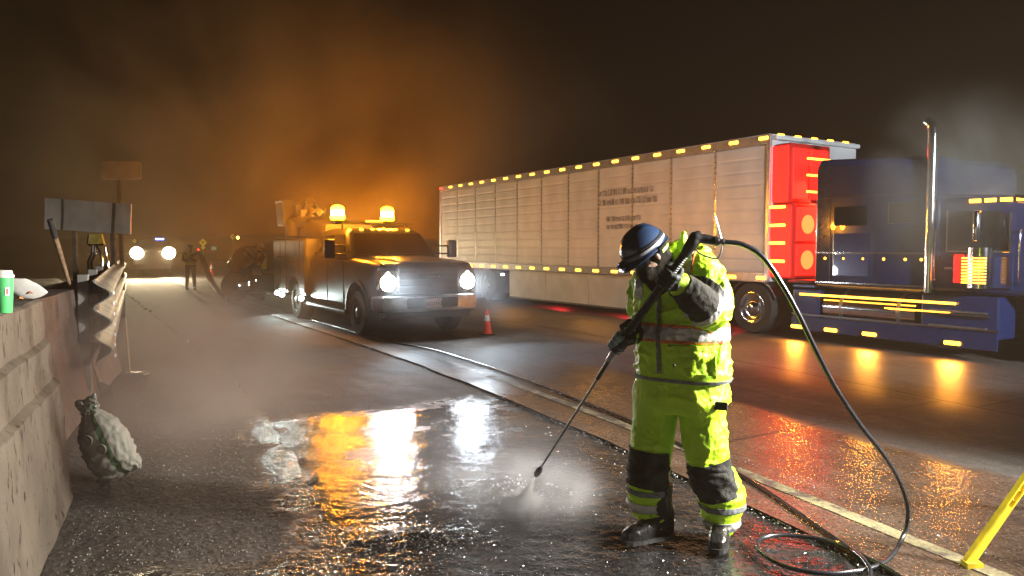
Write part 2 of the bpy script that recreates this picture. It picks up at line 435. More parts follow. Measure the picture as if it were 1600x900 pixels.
def on_sh(r):
    s = -3.2 + 7 * r.random() ** 1.3; p, _ = road(s, r.uniform(-2.7, -.4)); p.z = -.02; return p
scatter('shoulder_gravel', 9000, on_sh, (.0025, .008), M['grit'], 'small wet stones on the milled shoulder', 3)
def on_gut(r):
    s = -3.2 + 9 * r.random() ** 1.5; p, _ = road(s, r.uniform(-4.2, -2.85)); return p
scatter('gutter_gravel', 9000, on_gut, (.002, .009), M['chips'], 'pale chips and litter on the gutter beside the barrier', 4)
def slurry(r):
    c = G(650, 835); return Vector((c.x + r.gauss(0, .3), c.y + r.gauss(0, .2), -.005 + .015 * r.random()))
scatter('slurry_gravel', 900, slurry, (.004, .013), M['grit'], 'scraped dark slurry heap on the wet shoulder', 5)

# ---------------------------------------------------------------- concrete barrier
def pav_conc(name, base):
    m = bpy.data.materials.new(name); m.use_nodes = True; N, L = nt(m); b = N['Principled BSDF']
    tc = N.new('ShaderNodeTexCoord'); 
    def noi(s, d=5, sc_=(1, 1, 1)):
        mp = N.new('ShaderNodeMapping'); mp.inputs['Scale'].default_value = sc_; L.new(tc.outputs['Object'], mp.inputs[0])
        n = N.new('ShaderNodeTexNoise'); n.inputs['Scale'].default_value = s; n.inputs['Detail'].default_value = d; L.new(mp.outputs[0], n.inputs['Vector']); return n.outputs['Fac']
    def ramp(f, stops):
        r = N.new('ShaderNodeValToRGB'); L.new(f, r.inputs[0]); e = r.color_ramp.elements
        e[0].position, e[0].color = stops[0][0], (*stops[0][1], 1); e[1].position, e[1].color = stops[1][0], (*stops[1][1], 1); return r.outputs[0]
    def mul(a, c, f=1):
        x = N.new('ShaderNodeMix'); x.data_type = 'RGBA'; x.blend_type = 'MULTIPLY'; x.inputs[0].default_value = f; L.new(a, x.inputs[6]); L.new(c, x.inputs[7]); return x.outputs[2]
    c = ramp(noi(2.5, 8), ((.35, [v * .7 for v in base]), (.65, base)))
    streak = ramp(noi(3, 6, (1.2, 1.2, .5)), ((.36, (.5, .45, .4)), (.5, (1, 1, 1))))
    pits = ramp(noi(26, 4, (1, 1, .4)), ((.345, (.2, .18, .15)), (.38, (1, 1, 1))))
    c = mul(mul(c, streak, .8), pits, .95); L.new(c, b.inputs['Base Color'])
    b.inputs['Roughness'].default_value = .7
    bp = N.new('ShaderNodeBump'); bp.inputs['Strength'].default_value = .6; bp.inputs['Distance'].default_value = .01
    L.new(noi(35, 6), bp.inputs['Height']); L.new(bp.outputs[0], b.inputs['Normal']); return m
M['concrete'] = pav_conc('barrier_concrete', (.115, .095, .07))
M['concrete_red'] = pav_conc('stained_haze_lit_concrete', (.13, .09, .07))  # base colour reddened for the haze light on it
def barrier(name, p0, p1, prof, m, label, wob=.009):
    """prof: (height, recess) rows up the road face; p0, p1 base line on the ground; runs away from the camera"""
    d = (p1 - p0); Ln = d.length; d.normalize(); n = Vector((-d.y, d.x, 0))      # n points away from the road (left)
    bm = BM(); S = [Ln * k / 60 for k in range(61)]
    rs = []
    dense = []
    for (z0, r0), (z1, r1) in zip(prof, prof[1:]):
        k = max(1, int(math.hypot(z1 - z0, r1 - r0) / .05))
        for i in range(k): t = i / k; dense.append((z0 + (z1 - z0) * t, r0 + (r1 - r0) * t))
    dense.append(prof[-1])
    for s in S:
        row = []
        for z, r in dense:
            p = p0 + d * s + n * (r + wob * noise.noise(Vector((s * 3, z * 5, 1))) + wob * .6 * noise.noise(Vector((s * 13, z * 15, 1)))); row.append(Vector((p.x, p.y, z + wob * noise.noise(Vector((s * 2.3, r * 5, 7))))))
        for z, r in ((prof[-1][0], .55), (0, .62)):
            p = p0 + d * s + n * r; row.append(Vector((p.x, p.y, z)))
        rs.append(row)
    rings(bm, rs)
    t = thing(name, label, 'barrier', p0)
    obj('concrete_segment', bm, m, t, world=True, smooth=35)
    return t, d, n
P1 = Vector((-2.80, 4.62, 0)); D0 = Vector((-math.sin(R(24)), math.cos(R(24)), 0)); P0 = P1 - D0 * 5.2
bt, bd, bn = barrier('concrete_barrier', P0, P1, [(0, 0), (.04, -.012), (.08, .0), (.78, .035), (.81, .075), (.9, .085), (1.03, .08), (1.055, .115), (1.29, .12), (1.305, .14)], M['concrete'], 'pitted pale concrete barrier with two ledges at the left edge of the road')
P2 = G(102, 660); P3 = G(146, 605) + Vector((-.3, 1.2, 0))
barrier('concrete_barrier', G(88, 735) + Vector((-.1, 0, 0)), P3, [(0, 0), (.25, .05), (.8, .12), (1.2, .14)], M['concrete_red'], 'stained concrete barrier end tinted with reddish haze light behind the feed sack')
# bank behind the barrier
bk = BM(); n1, n2 = 60, 16; vv = []
for i in range(n1 + 1):
    row = []
    for j in range(n2 + 1):
        s = -3 + 40 * (i / n1) ** 1.6; o_ = -4.75 - 14 * (j / n2) ** 1.5
        if i < 18: pass
        p, h = road(s, o_); z = 1.2 * max(.15, 1 - s / 9) + .12 * noise.noise(p * .9) + .04 * noise.noise(p * 5) + .12 * (j / n2)
        if j == 0: z -= .15
        row.append(bk.verts.new((p.x, p.y, z)))
    vv.append(row)
for i in range(n1):
    for j in range(n2): bk.faces.new((vv[i][j], vv[i + 1][j], vv[i + 1][j + 1], vv[i][j + 1]))
o = obj('bank_ground', bk, M['dirt'], smooth=180); tag(o, kind='structure')
# dry weeds
M['straw'] = mat('dry_straw', (.3, .24, .13), .8, var=.4, vs=20)
rnd = random.Random(11); vs, fs = [], []
for _ in range(5200):
    s = rnd.uniform(.3, 16); o_ = -4.95 - rnd.random() ** 1.6 * 5
    p, h = road(s, o_); z0 = 1.2 * max(.15, 1 - s / 9) - .06
    L_ = rnd.uniform(.04, .2); a = rnd.uniform(0, 6.28); ln = rnd.uniform(.1, 1.4); w_ = rnd.uniform(.0015, .005)
    t = Vector((math.cos(a) * math.sin(ln), math.sin(a) * math.sin(ln), math.cos(ln))) * L_; sd = Vector((-math.sin(a), math.cos(a), 0)) * w_
    b_ = Vector((p.x, p.y, z0 + .08 * rnd.random())); k = len(vs)
    mid = b_ + t * .6 + Vector((0, 0, .15 * L_))
    vs += [b_ - sd, b_ + sd, mid + sd * .7, mid - sd * .7, b_ + t]; fs += [(k, k + 1, k + 2, k + 3), (k + 3, k + 2, k + 4)]
me = bpy.data.meshes.new('dry_weeds'); me.from_pydata([tuple(v) for v in vs], [], fs); me.materials.append(M['straw'])
o = bpy.data.objects.new('dry_weeds', me); COL.objects.link(o); tag(o, 'dry weeds and straw on the bank behind the barrier', kind='stuff')
# low dark hills closing the horizon
hb = BM(); pr = None
for k in range(61):
    a = R(-60 + 120 * k / 60); d_ = 260; x, y = math.sin(a) * d_, math.cos(a) * d_; z = 3 + 3 * (noise.noise(Vector((k * .2, 2, 0))) + 1)
    r = [hb.verts.new((x, y, -1)), hb.verts.new((x, y, z * .5)), hb.verts.new((x * 1.15, y * 1.15, z)), hb.verts.new((x * 1.4, y * 1.4, -1))]
    if pr:
        for i in range(3): hb.faces.new((pr[i], r[i], r[i + 1], pr[i + 1]))
    pr = r
o = obj('hills', hb, M['dirt'], smooth=180); tag(o, kind='structure')
# ---------------------------------------------------------------- service truck
def rotz_of(h): return math.atan2(h[1], h[0])
def V(*a): return Vector(a)
def quadpanel(c, th, inset=0):
    """closed thin panel from four corners, extruded by th"""
    bm = BM(); prism(bm, c, th); return bm
def wheel(parent, x, y, r, w_, side, rim_m, cover=False):
    """side +1: outer face towards +y"""
    bm = BM(); Mx = Matrix.Translation((x, y, r)) @ Matrix.Rotation(-side * math.pi / 2, 4, 'X')
    h = w_ / 2
    lathe(bm, [(r * .55, -h), (r * .93, -h), (r, -h * .75), (r * 1.0, h * .75), (r * .94, h), (r * .62, h), (r * .56, h * .8)], 36, Mx)
    wh = obj('wheel', bm, M['rubber'], parent, smooth=40)
    rb = BM(); lathe(rb, [(.01, h * .2), (r * .2, h * .25), (r * .24, h * .95), (r * .18, h * 1.05), (.01, h * 1.05)], 16, Mx); o1 = obj('hub', rb, rim_m, wh, smooth=40)
    rb = BM(); lathe(rb, [(r * .25, h * .2), (r * .4, h * .1), (r * .54, h * .45), (r * .585, h * .93), (r * .6, h * .98), (r * .6, h * .3), (r * .3, -.02)], 36, Mx)
    if cover:
        cv = BM(); lathe(cv, [(r * .59, h * .75), (r * .60, h * .98), (r * .55, h * 1.0), (r * .45, h * .86), (r * .30, h * .84), (r * .22, h * 1.08), (r * .12, h * 1.14), (.01, h * 1.15)], 40, Mx); obj('wheel_cover', cv, M['chrome'], wh, smooth=50)
    for k in range(8):
        a = 2 * math.pi * k / 8; p = Mx @ Vector((r * .31 * math.cos(a), r * .31 * math.sin(a), h * .2)); q = Mx @ Vector((r * .31 * math.cos(a), r * .31 * math.sin(a), h * .36)); cyl(rb, p, q, .016, seg=6)
    obj('rim', rb, rim_m, wh, smooth=40)
    return wh
M['tpaint'] = mat('truck_paint', (.055, .052, .05), .3, .1, var=.08, vs=3, coat=.4)
M['bodypaint'] = mat('service_body_paint', (.20, .195, .185), .4, .1, var=.15, vs=3)
M['plate'] = mat('plate_white', (.75, .75, .72), .5)
M['ink'] = mat('plate_ink', (.02, .03, .12), .5)
Th = Vector((.53, -.848, 0)); Tl = Vector((.848, .53, 0))
T0 = Vector((-1.5, 13.35, 0))
trk = thing('service_truck', 'grey service truck with two lit amber beacons on its cab and bright headlights', 'truck', T0, rotz_of(Th))
# fenders, hood and lower cab
bm = BM(); loftx(bm, [(-.02, .78, .80, 1.27, .06), (-.10, .93, .66, 1.34, .10), (-.35, .985, .60, 1.37, .12), (-1.35, 1.0, .52, 1.42, .12), (-1.5, 1.0, .50, 1.40, .10), (-2.6, 1.0, .50, 1.40, .10), (-3.88, .99, .50, 1.40, .10)])
bd_ = obj('body', bm, M['tpaint'], trk)
cb = BM(); tube(cb, [(-1.0, -1.3, .45), (-1.0, 1.3, .45)], .54, 28); boolcut(bd_, cb); bd_.data.shade_smooth(); bd_.data.set_sharp_from_angle(angle=R(30))
if not bd_.data.materials: bd_.data.materials.append(M['tpaint'])
for sd in (1, -1):
    wheel(trk, -1.0, .86 * sd, .42, .27, sd, M['steel']); wheel(trk, -4.95, .84 * sd, .42, .34, sd, M['steel'])
    b = BM(); rs = []
    for k in range(15):
        a = R(-8 + 196 * k / 14); rs.append([V(-1.0 + math.cos(a) * rr, sd * yy, .45 + math.sin(a) * rr) for rr, yy in ((.53, .97), (.6, .99), (.6, 1.02), (.53, 1.03))])
    rings(b, rs); obj('wheel_arch', b, M['dark_plastic'], trk, smooth=40)
# raised centre of the hood
b = BM(); loftx(b, [(-.12, .5, 1.30, 1.365, .03), (-.4, .55, 1.32, 1.42, .04), (-1.42, .6, 1.34, 1.465, .04)]); obj('hood', b, M['tpaint'], trk, smooth=40)
# cab greenhouse
b = BM(); pr = []
def cabring(x0, x1, hw, z, r=.12):
    out = []
    for cx, cy, a0 in ((x0 - r, hw - r, 0), (x1 + r, hw - r, 90), (x1 + r, -hw + r, 180), (x0 - r, -hw + r, 270)):
        for k in range(5): a = R(a0 + 22.5 * k); out.append(V(cx + r * math.cos(a), cy + r * math.sin(a), z))
    return out
rings(b, [cabring(-1.42, -3.86, .97, 1.38), cabring(-1.5, -3.86, .955, 1.45), cabring(-1.98, -3.78, .80, 1.90), cabring(-2.06, -3.72, .75, 1.97), cabring(-2.25, -3.6, .62, 2.02)])
obj('cab', b, M['tpaint'], trk, smooth=50)
obj('windshield', quadpanel([V(-1.50, -.84, 1.465), V(-1.50, .84, 1.465), V(-1.94, .70, 1.885), V(-1.94, -.70, 1.885)], V(.02, 0, .02)), M['glass'], trk)
for sd in (1, -1):
    for xa, xb, xc, xd in ((-1.72, -2.62, -2.62, -2.12), (-2.72, -3.68, -3.6, -2.72)):
        o = obj('door', quadpanel([V(xa if xa > -2.7 else -2.7, sd * .998, .56), V(xb, sd * .998, .56), V(xb, sd * .998, 1.37), V(xa if xa > -2.7 else -2.7, sd * .998, 1.37)], V(0, sd * .012, 0)), M['tpaint'], trk)
        obj('window', quadpanel([V(xa, sd * .955, 1.47), V(xb, sd * .955, 1.47), V(xc, sd * .812, 1.87), V(xd, sd * .812, 1.87)], V(0, sd * .014, .004)), M['glass'], o)
        b = BM(); b2(b, (xb + .08, sd * 1.012, 1.22), (xb + .24, sd * 1.035, 1.26), .006); obj('handle', b, M['chrome'], o)
    # tow mirrors on two arms
    t_ = [obj('mirror', (lambda q: (box(q, (.10, .20, .36), (-1.62, sd * 1.30, 1.60), None, .03), q)[1])(BM()), M['dark_plastic'], trk, smooth=40)]
    for z_ in (1.50, 1.66):
        b = BM(); cyl(b, (-1.7, sd * .96, z_), (-1.62, sd * 1.25, z_), .016, seg=8); obj('mirror_arm', b, M['dark_plastic'], t_[0])
    b = BM(); tube(b, [(-1.45, sd * 1.04, .40), (-3.9, sd * 1.04, .40)], .055, 10); obj('side_step', b, M['dark_plastic'], trk, smooth=40)
# grille with bars
b = BM(); b2(b, (-.06, -.60, .80), (.015, .60, 1.27), .02); gl = obj('grille', b, M['black'], trk)
for z in (.92, 1.04, 1.16):
    b = BM(); b2(b, (.0, -.58, z), (.03, .58, z + .035), .008); obj('grille_bar', b, M['dark_plastic'], gl)
b = BM(); b2(b, (.018, -.20, 1.085), (.035, .20, 1.125), .006); obj('badge', b, M['chrome'], gl)
for sd in (1, -1):
    b = BM(); loftx(b, [(-.16, .165, .83, 1.24, .05, sd * .785), (.0, .15, .86, 1.22, .05, sd * .77)]); h_ = obj('headlight', b, M['chrome'], trk, smooth=40)
    b = BM(); tube(b, [(.0, sd * .79, 1.0), (.018, sd * .79, 1.0)], .14, 28); obj('lens', b, M['head'], h_)
    b = BM(); tube(b, [(.0, sd * .79, 1.16), (.012, sd * .79, 1.16)], .035, 14); obj('marker_lens', b, M['white_lamp'], h_)
# bumper, plate
b = BM(); loftx(b, [(-.30, 1.0, .50, .75, .05), (-.05, .99, .48, .77, .05), (.10, .93, .48, .77, .05), (.16, .80, .50, .76, .04)]); bp_ = obj('bumper', b, M['steel'], trk, smooth=30)
b = BM(); loftx(b, [(.0, .55, .52, .72, .04), (.175, .5, .55, .73, .03)]); obj('bumper_insert', b, M['dark_plastic'], bp_, smooth=30)
b = BM(); loftx(b, [(-.2, .88, .34, .5, .04), (.06, .8, .36, .5, .04)]); obj('air_dam', b, M['dark_plastic'], trk, smooth=30)
b = BM(); box(b, (.012, .31, .16), (.187, .0, .63), None, .004); pl = obj('licence_plate', b, M['plate'], trk)
tm = text_mesh('SG11142', .088); tm.transform(Matrix.Translation((.195, 0, .62)) @ Matrix.Rotation(math.pi / 2, 4, 'Z') @ Matrix.Rotation(math.pi / 2, 4, 'X')); tag(obj('lettering', tm, M['ink'], pl), kind='stuff')
b = BM(); b2(b, (.190, .07, .69), (.196, .14, .70)); obj('sticker', b, M['ink'], pl)
b = BM(); b2(b, (-6.4, -.45, .42), (-.3, .45, .58), .02); obj('chassis', b, M['black'], trk)
# cab markers and beacons
for y in (-.5, -.25, 0, .25, .5):
    b = BM(); sph(b, (-2.12 + .12 * abs(y), y, 2.005 - .04 * abs(y)), .03, (1.3, 1.6, .8), 10, 6); obj('cab_marker_lamp', b, M['amber'], trk, smooth=60)
b = BM(); tube(b, [(-2.6, -.86, 2.12), (-2.6, .86, 2.12)], .022, 8); cyl(b, (-2.6, -.7, 1.9), (-2.6, -.7, 2.12), .02, seg=8); cyl(b, (-2.6, .7, 1.9), (-2.6, .7, 2.12), .02, seg=8); obj('beacon_bar', b, M['black'], trk)
BEAC = []
for y in (-.80, .28):
    b = BM(); lathe(b, [(.09, 0), (.095, .03), (.08, .05)], 20, Matrix.Translation((-2.6, y, 2.14))); bb = obj('beacon', b, M['black'], trk, smooth=40)
    b = BM(); lathe(b, [(.13, 0), (.145, .03), (.145, .07), (.12, .08), (.12, .19), (.14, .20), (.13, .24), (.09, .28), (.01, .30)], 20, Matrix.Translation((-2.6, y, 2.19))); obj('beacon_dome', b, M['amber_hot'], bb, smooth=40)
    b = BM(); lathe(b, [(.126, .082), (.132, .10), (.132, .17), (.126, .188)], 20, Matrix.Translation((-2.6, y, 2.19))); obj('beacon_core', b, emis('beacon_core', (1, .62, .16), 45), bb, smooth=40)
    BEAC.append((-2.6, y, 2.28))
b = BM(); b2(b, (-2.75, -.15, 2.16), (-2.5, .15, 2.19), .01); obj('light_bar', b, M['amber'], trk)
# service body: compartments along both sides
b = BM(); b2(b, (-6.7, -.66, .66), (-4.0, .66, 1.45), .02); obj('bed', b, M['bodypaint'], trk)
for sd in (-1, 1):
    b = BM(); b2(b, (-6.7, sd * .66, .56), (-4.0, sd * 1.06, 1.82), .03)
    sb = obj('side_box', b, M['bodypaint'], trk)
    cb = BM(); tube(cb, [(-4.95, sd * .6, .45), (-4.95, sd * 1.4, .45)], .52, 24); boolcut(sb, cb)
    if not sb.data.materials: sb.data.materials.append(M['bodypaint'])
    for x0, x1, z0, z1 in ((-4.36, -4.05, .62, 1.78), (-5.5, -4.4, 1.02, 1.78), (-5.98, -5.54, .62, 1.78), (-6.64, -6.02, .62, 1.18), (-6.64, -6.02, 1.21, 1.78)):
        b = BM(); b2(b, (x0, sd * 1.058, z0), (x1, sd * 1.078, z1), .008); dd = obj('compartment_door', b, M['bodypaint'], sb)
        
        if False: pass
    b = BM(); tube(b, smooth_path([(-4.05, sd * 1.0, 1.86), (-5.3, sd * 1.0, 1.86), (-6.6, sd * 1.0, 1.86)], 3), .025, 8); obj('grab_rail', b, M['black'], trk)
for sd in (-1,):
    for x in (-6.15, -5.75, -4.8):
        b = BM(); box(b, (.3, .012, .02), (x, sd * 1.085, 1.4 if x < -5 else 1.3)); obj('latch', b, M['chrome'], trk)
for x, y in ((-6.6, -1.02), (-5.75, -1.12), (-4.25, -1.10)):
    b = BM(); tube(b, [(x, y, .5), (x + .05, y - .005, .5)], .055, 16); cyl(b, (x - .02, y + .05, .5), (x - .02, y + .05, .62), .012, seg=6); obj('work_lamp', b, M['work_lamp'], trk)
b = BM(); b2(b, (-6.86, -1.0, .40), (-6.7, 1.0, .62), .02); obj('rear_bumper', b, M['black'], trk)
# crane pedestal, folded boom, bucket and reels above the body
b = BM()
loftx(b, [(-4.15, .55, 1.45, 2.15, .05), (-5.2, .62, 1.45, 2.28, .06), (-6.0, .6, 1.45, 2.05, .05)]); obj('equipment_tank', b, M['bodypaint'], trk, smooth=40)
b = BM(); cyl(b, (-6.2, -.75, 1.7), (-6.2, -.75, 2.3), .14, seg=20); tube(b, [(-6.2, -.75, 2.32), (-4.6, -.55, 2.42)], .09, 4); cyl(b, (-4.9, -.6, 2.34), (-4.9, -.6, 2.52), .11, seg=14); obj('crane', b, M['bodypaint'], trk, smooth=40)
b = BM(); rings(b, [[V(-6.45 + dx * q, -.68 + dy * q, z) for dx, dy in ((-.3, -.3), (.3, -.3), (.3, .3), (-.3, .3))] for z, q in ((2.15, .85), (2.2, .9), (2.72, 1), (2.76, 1.06), (2.78, 1.0))]); obj('bucket', b, M['bodypaint'], trk)
for (x, y, z, r) in ((-5.6, -.5, 2.58, .15), (-5.2, -.35, 2.5, .1)):
    b = BM(); lathe(b, [(r * .4, -.12), (r, -.12), (r, -.1), (r * .5, -.09), (r * .5, .09), (r, .1), (r, .12), (r * .4, .12)], 20, Matrix.Translation((x, y, z)) @ Matrix.Rotation(R(70), 4, 'X')); obj('hose_reel', b, M['steel'], trk, smooth=40)
b = BM(); box(b, (.22, .3, .3), (-5.9, -.6, 2.5), None, .02); box(b, (.3, .22, .18), (-5.3, -.7, 2.42), None, .02); tube(b, smooth_path([(-5.9, -.6, 2.66), (-5.6, -.5, 2.8), (-5.3, -.45, 2.7), (-4.9, -.5, 2.5), (-4.6, -.55, 2.42)], 6), .022, 8); obj('crane_motor', b, M['steel'], trk)
Tm = wm(trk)
for y in (-.79, .79):
    p = Tm @ Vector((.24, y, 1.0)); q = Tm @ Vector((9, y * 1.3, .0)); lamp('headlight_beam', 'SPOT', p, (.72, .87, 1), 300, .07, q, 75, .9)
for p in BEAC: lamp('beacon_light', 'POINT', Tm @ Vector(p), (1, .30, .008), 1700, .17)
for x, y in ((-6.6, -1.15), (-5.75, -1.22), (-4.25, -1.22)):
    p = Tm @ Vector((x + .1, y - .03, .5)); lamp('work_light', 'SPOT', p, (.85, 1, .95), 40, .05, p + Vector((.6, -1.6, -.5)), 100, .8)

# ---------------------------------------------------------------- articulated lorry
H2 = Vector((.52, -.854, 0)); L2 = Vector((.854, .52, 0)); N0 = Vector((4.7, 13.6, 0))
M['twhite'] = mat('trailer_white', (.66, .68, .68), .42, .1, var=.12, vs=1.5, bump=.05, bs=15)
M['trail'] = mat('trailer_rail', (.5, .5, .5), .3, .7, var=.15)
M['skirt'] = mat('trailer_skirt', (.55, .58, .55), .45, .1, var=.12, vs=2)
M['blue'] = mat('tractor_blue', (.015, .028, .10), .22, .2, var=.1, coat=.8)
M['smear'] = mat('faded_print', (.40, .40, .43), .5, var=.4)
M['amber_m'] = emis('amber_marker', (1, .40, .03), 7)
M['redglow'] = emis('red_lit_panel', (1, .006, .004), 4.5)  # red light on the cooling unit put into glowing panels; also the lamp strip
M['redhot'] = emis('red_floodlight', (1, .10, .02), 4)
tr = thing('semi_trailer', 'long white box trailer outlined with amber marker lamps and a red lit nose', 'trailer', N0, rotz_of(H2))
LT = 13.75; ZB, ZT = 1.0, 3.68
b = BM(); b2(b, (-LT, .03, ZB + .05), (-.02, 2.52, ZT - .03), .02); obj('box_core', b, M['twhite'], tr)
# side panels with pressed horizontal ribs
NP = 11; pw = (LT - .1) / NP
def sidepanel():
    b = BM(); z = ZB + .16; rows = []
    prof = [(z, .0)]
    k = 0
    while z < ZT - .2:
        prof += [(z + .01, .0), (z + .03, -.0035), (z + .20, -.0035), (z + .22, 0)]; z += .235
    for x in (0, .03, pw - .05, pw - .02):
        rows.append([V(x, -.004 + (d_ if x not in (0, pw - .02) else 0), zz) for zz, d_ in prof] + [V(x, .028, prof[-1][0]), V(x, .028, prof[0][0])])
    rings(b, rows); return b
sp = obj('side_panel', sidepanel(), M['twhite'], tr); sp.location = (-LT + .05, 0, 0)
for k in range(1, NP): inst(sp, 'side_panel', tr, (-LT + .05 + k * pw, 0, 0))
rv = BM()
for k in range(23):
    for j in range(2):
        z = ZB + .16 + 2.35 * k / 22; sph(rv, (j * .035 - .0175, -.016, z), .011, (1, .6, 1), 6, 4)
    
seam = BM(); b2(seam, (-.026, -.011, ZB + .15), (.026, -.002, ZT - .16)); 
so = obj('panel_seam', seam, M['trail'], tr); so.location = (-LT + .05 + pw, 0, 0)
ro_ = obj('rivet_row', rv, M['chrome'], so, smooth=60); tag(ro_, kind='stuff')
for k in range(2, NP):
    s2 = inst(so, 'panel_seam', tr, (-LT + .05 + k * pw, 0, 0)); inst(ro_, 'rivet_row', s2)
for z0, z1, nm in ((ZB - .02, ZB + .16, 'bottom_rail'), (ZT - .17, ZT, 'top_rail')):
    b = BM(); b2(b, (-LT - .02, -.02, z0), (0.0, .05, z1), .01); obj(nm, b, M['trail'], tr)
b = BM(); b2(b, (-LT, -.01, ZT - .03), (0, 2.56, ZT + .02), .015); obj('roof', b, M['twhite'], tr)
for x in (-.05, -LT - .01):
    b = BM(); b2(b, (x, -.024, ZB), (x + .08, .04, ZT + .01), .008); obj('corner_post', b, M['trail'], tr)
b = BM(); b2(b, (-LT - .05, .03, ZB), (-LT, 2.52, ZT)); obj('rear_door', b, M['twhite'], tr)
# faded print on the side
def letters(rows, x0, z0, w_, h, seed):
    r = random.Random(seed); b = BM()
    for j in range(rows):
        x = x0
        while x < x0 + w_:
            k = r.uniform(.08, .16); b2(b, (x, -.017, z0 + j * h * 1.5), (x + k, -.0125, z0 + j * h * 1.5 + h * r.uniform(.75, 1))); x += k + .05
    return b
for a_ in ((2, -5.0, 2.62, 1.9, .15, 3), (2, -4.7, 2.06, 1.1, .12, 4)): tag(obj('lettering', letters(*a_), M['smear'], tr), kind='stuff')
# side skirt
for k in range(4):
    b = BM(); x0 = -9.3 + k * 1.9; b2(b, (x0 + .006, .07, .20), (x0 + 1.9 - .006, .10, ZB - .03), .01); obj('side_skirt', b, M['skirt'], tr)
b = BM(); b2(b, (-9.3, .064, .17), (-1.7, .106, .21)); obj('skirt_edge', b, M['dark_plastic'], tr)
b = BM(); b2(b, (-LT, .5, .75), (-.2, .62, ZB)); b2(b, (-LT, 1.95, .75), (-.2, 2.07, ZB)); obj('frame_rail', b, M['black'], tr)
for k in range(20):
    x = -.12 - k * (LT - .25) / 19
    b = BM(); box(b, (.21, .034, .06), (x, -.028, ZT - .055), None, .014)
    if k == 0: ml = obj('marker_lamp', b, M['amber_m'], tr, smooth=60); mlx = x; continue
    b.free(); inst(ml, 'marker_lamp', tr, (x - mlx, 0, 0))
for k in range(20):
    x = -.12 - k * (LT - .25) / 19; inst(ml, 'lower_marker_lamp', tr, (x - mlx, -.003, (ZB + .06) - (ZT - .055)))
o = [q for q in bpy.data.objects if q.name.startswith('marker_lamp') and abs(q.location.x - ((-.12 - (LT - .25)) - mlx)) < .01]
for q in o:
    me = q.data.copy(); me.materials.clear(); me.materials.append(M['red_lamp']); q.data = me
# nose: lamps along the top, red lit refrigeration unit
for k in range(5):
    b = BM(); box(b, (.03, .17, .045), (.02, .28 + k * .48, ZT + .01), None, .012); obj('nose_lamp', b, M['amber_m'], tr)
b = BM(); b2(b, (.0, .02, ZT - .10), (.14, 2.5, ZT - .02), .02); obj('nose_fairing', b, M['twhite'], tr)
b = BM(); b2(b, (-.0, .02, ZB), (.03, 2.52, ZT - .1)); obj('nose_wall', b, M['twhite'], tr)
M['redpaint'] = mat('red_unit_paint', (.5, .02, .015), .3, var=.1)
b = BM(); b2(b, (.03, .04, 1.05), (.50, 2.2, 2.42), .05); ru = obj('cooling_unit', b, M['redpaint'], tr, smooth=40)
b = BM(); b2(b, (.03, .06, 2.42), (.40, 1.2, 3.5), .04); obj('cooling_unit_hood', b, M['redpaint'], tr, smooth=40)
for y0, y1, z0, z1, hot in ((.12, .55, 2.5, 3.4, 0), (.6, 1.1, 2.5, 3.4, 0), (.12, .72, 1.12, 1.68, 1), (.12, .72, 1.74, 2.34, 1), (.8, 1.35, 1.12, 1.68, 1), (.8, 1.35, 1.74, 2.34, 1), (1.43, 2.1, 1.12, 1.68, 0), (1.43, 2.1, 1.74, 2.34, 0)):
    xx = .40 if z0 > 2.42 else .50
    b = BM(); b2(b, (xx + .002, y0, z0), (xx + .022, y1, z1), .008); pn = obj('lit_panel', b, M['redglow'], ru)
    if hot:
        b = BM(); cy, cz = (y0 + y1) / 2, (z0 + z1) / 2; tube(b, [(xx + .024, cy, cz), (xx + .034, cy, cz)], .17, 20); obj('round_lamp', b, M['redhot'], pn)
b = BM(); b2(b, (.05, .022, 1.1), (.48, .038, 2.38), .008); obj('lit_side_panel', b, M['redglow'], ru)
b = BM(); b2(b, (.05, .042, 2.46), (.38, .058, 3.45), .008); obj('lit_side_panel', b, M['redglow'], ru)
for z in (1.35, 1.68, 2.0, 2.33):
    b = BM(); b2(b, (.04, -.01, z), (.36, .02, z + .05), .008); obj('amber_bar', b, M['amber_m'], ru)
for z in (2.62, 2.92, 3.22):
    b = BM(); b2(b, (.41, .5, z), (.44, 1.15, z + .035), .008); obj('amber_bar', b, M['amber_m'], ru)
for x in (-10.5, -11.75):
    for y, sd in ((.28, -1), (2.27, 1)): wheel(tr, x, y, .5, .5, sd, M['chrome'])
    b = BM(); cyl(b, (x, .3, .5), (x, 2.3, .5), .07); obj('axle', b, M['black'], tr)
b = BM(); prism(b, [V(-9.9, .25, .25), V(-9.9, .25, .9), V(-9.87, .25, .9), V(-9.87, .25, .25)], V(0, .55, 0)); obj('mud_flap', b, M['rubber'], tr)
for x in (-9.7,):
    b = BM(); b2(b, (x, .02, .80), (x + .12, .06, .86)); obj('white_side_lamp', b, M['white_lamp'], tr)
t2 = thing('semi_tractor', 'dark blue sleeper tractor unit pulling the white trailer with amber lit steps', 'truck', N0, rotz_of(H2))
b = BM(); b2(b, (-1.9, .75, .62), (6.9, .95, .9)); b2(b, (-1.9, 1.6, .62), (6.9, 1.8, .9)); obj('chassis', b, M['black'], t2)
for x in (-.35, -1.65):
    for y, sd in ((.26, -1), (2.29, 1)): wheel(t2, x, y, .49, .52, sd, M['chrome'], sd < 0)
for y, sd in ((.22, -1), (2.33, 1)): wheel(t2, 5.6, y, .5, .3, sd, M['chrome'])
b = BM(); rs = []
for k in range(11):
    a = R(20 + 140 * k / 10); rs.append([V(-.35 + math.cos(a) * r_, y, .49 + math.sin(a) * r_ * .95) for r_, y in ((.56, .02), (.59, .02), (.59, .55), (.56, .55))])
rings(b, rs); obj('rear_fender', b, M['chrome'], t2, smooth=40)
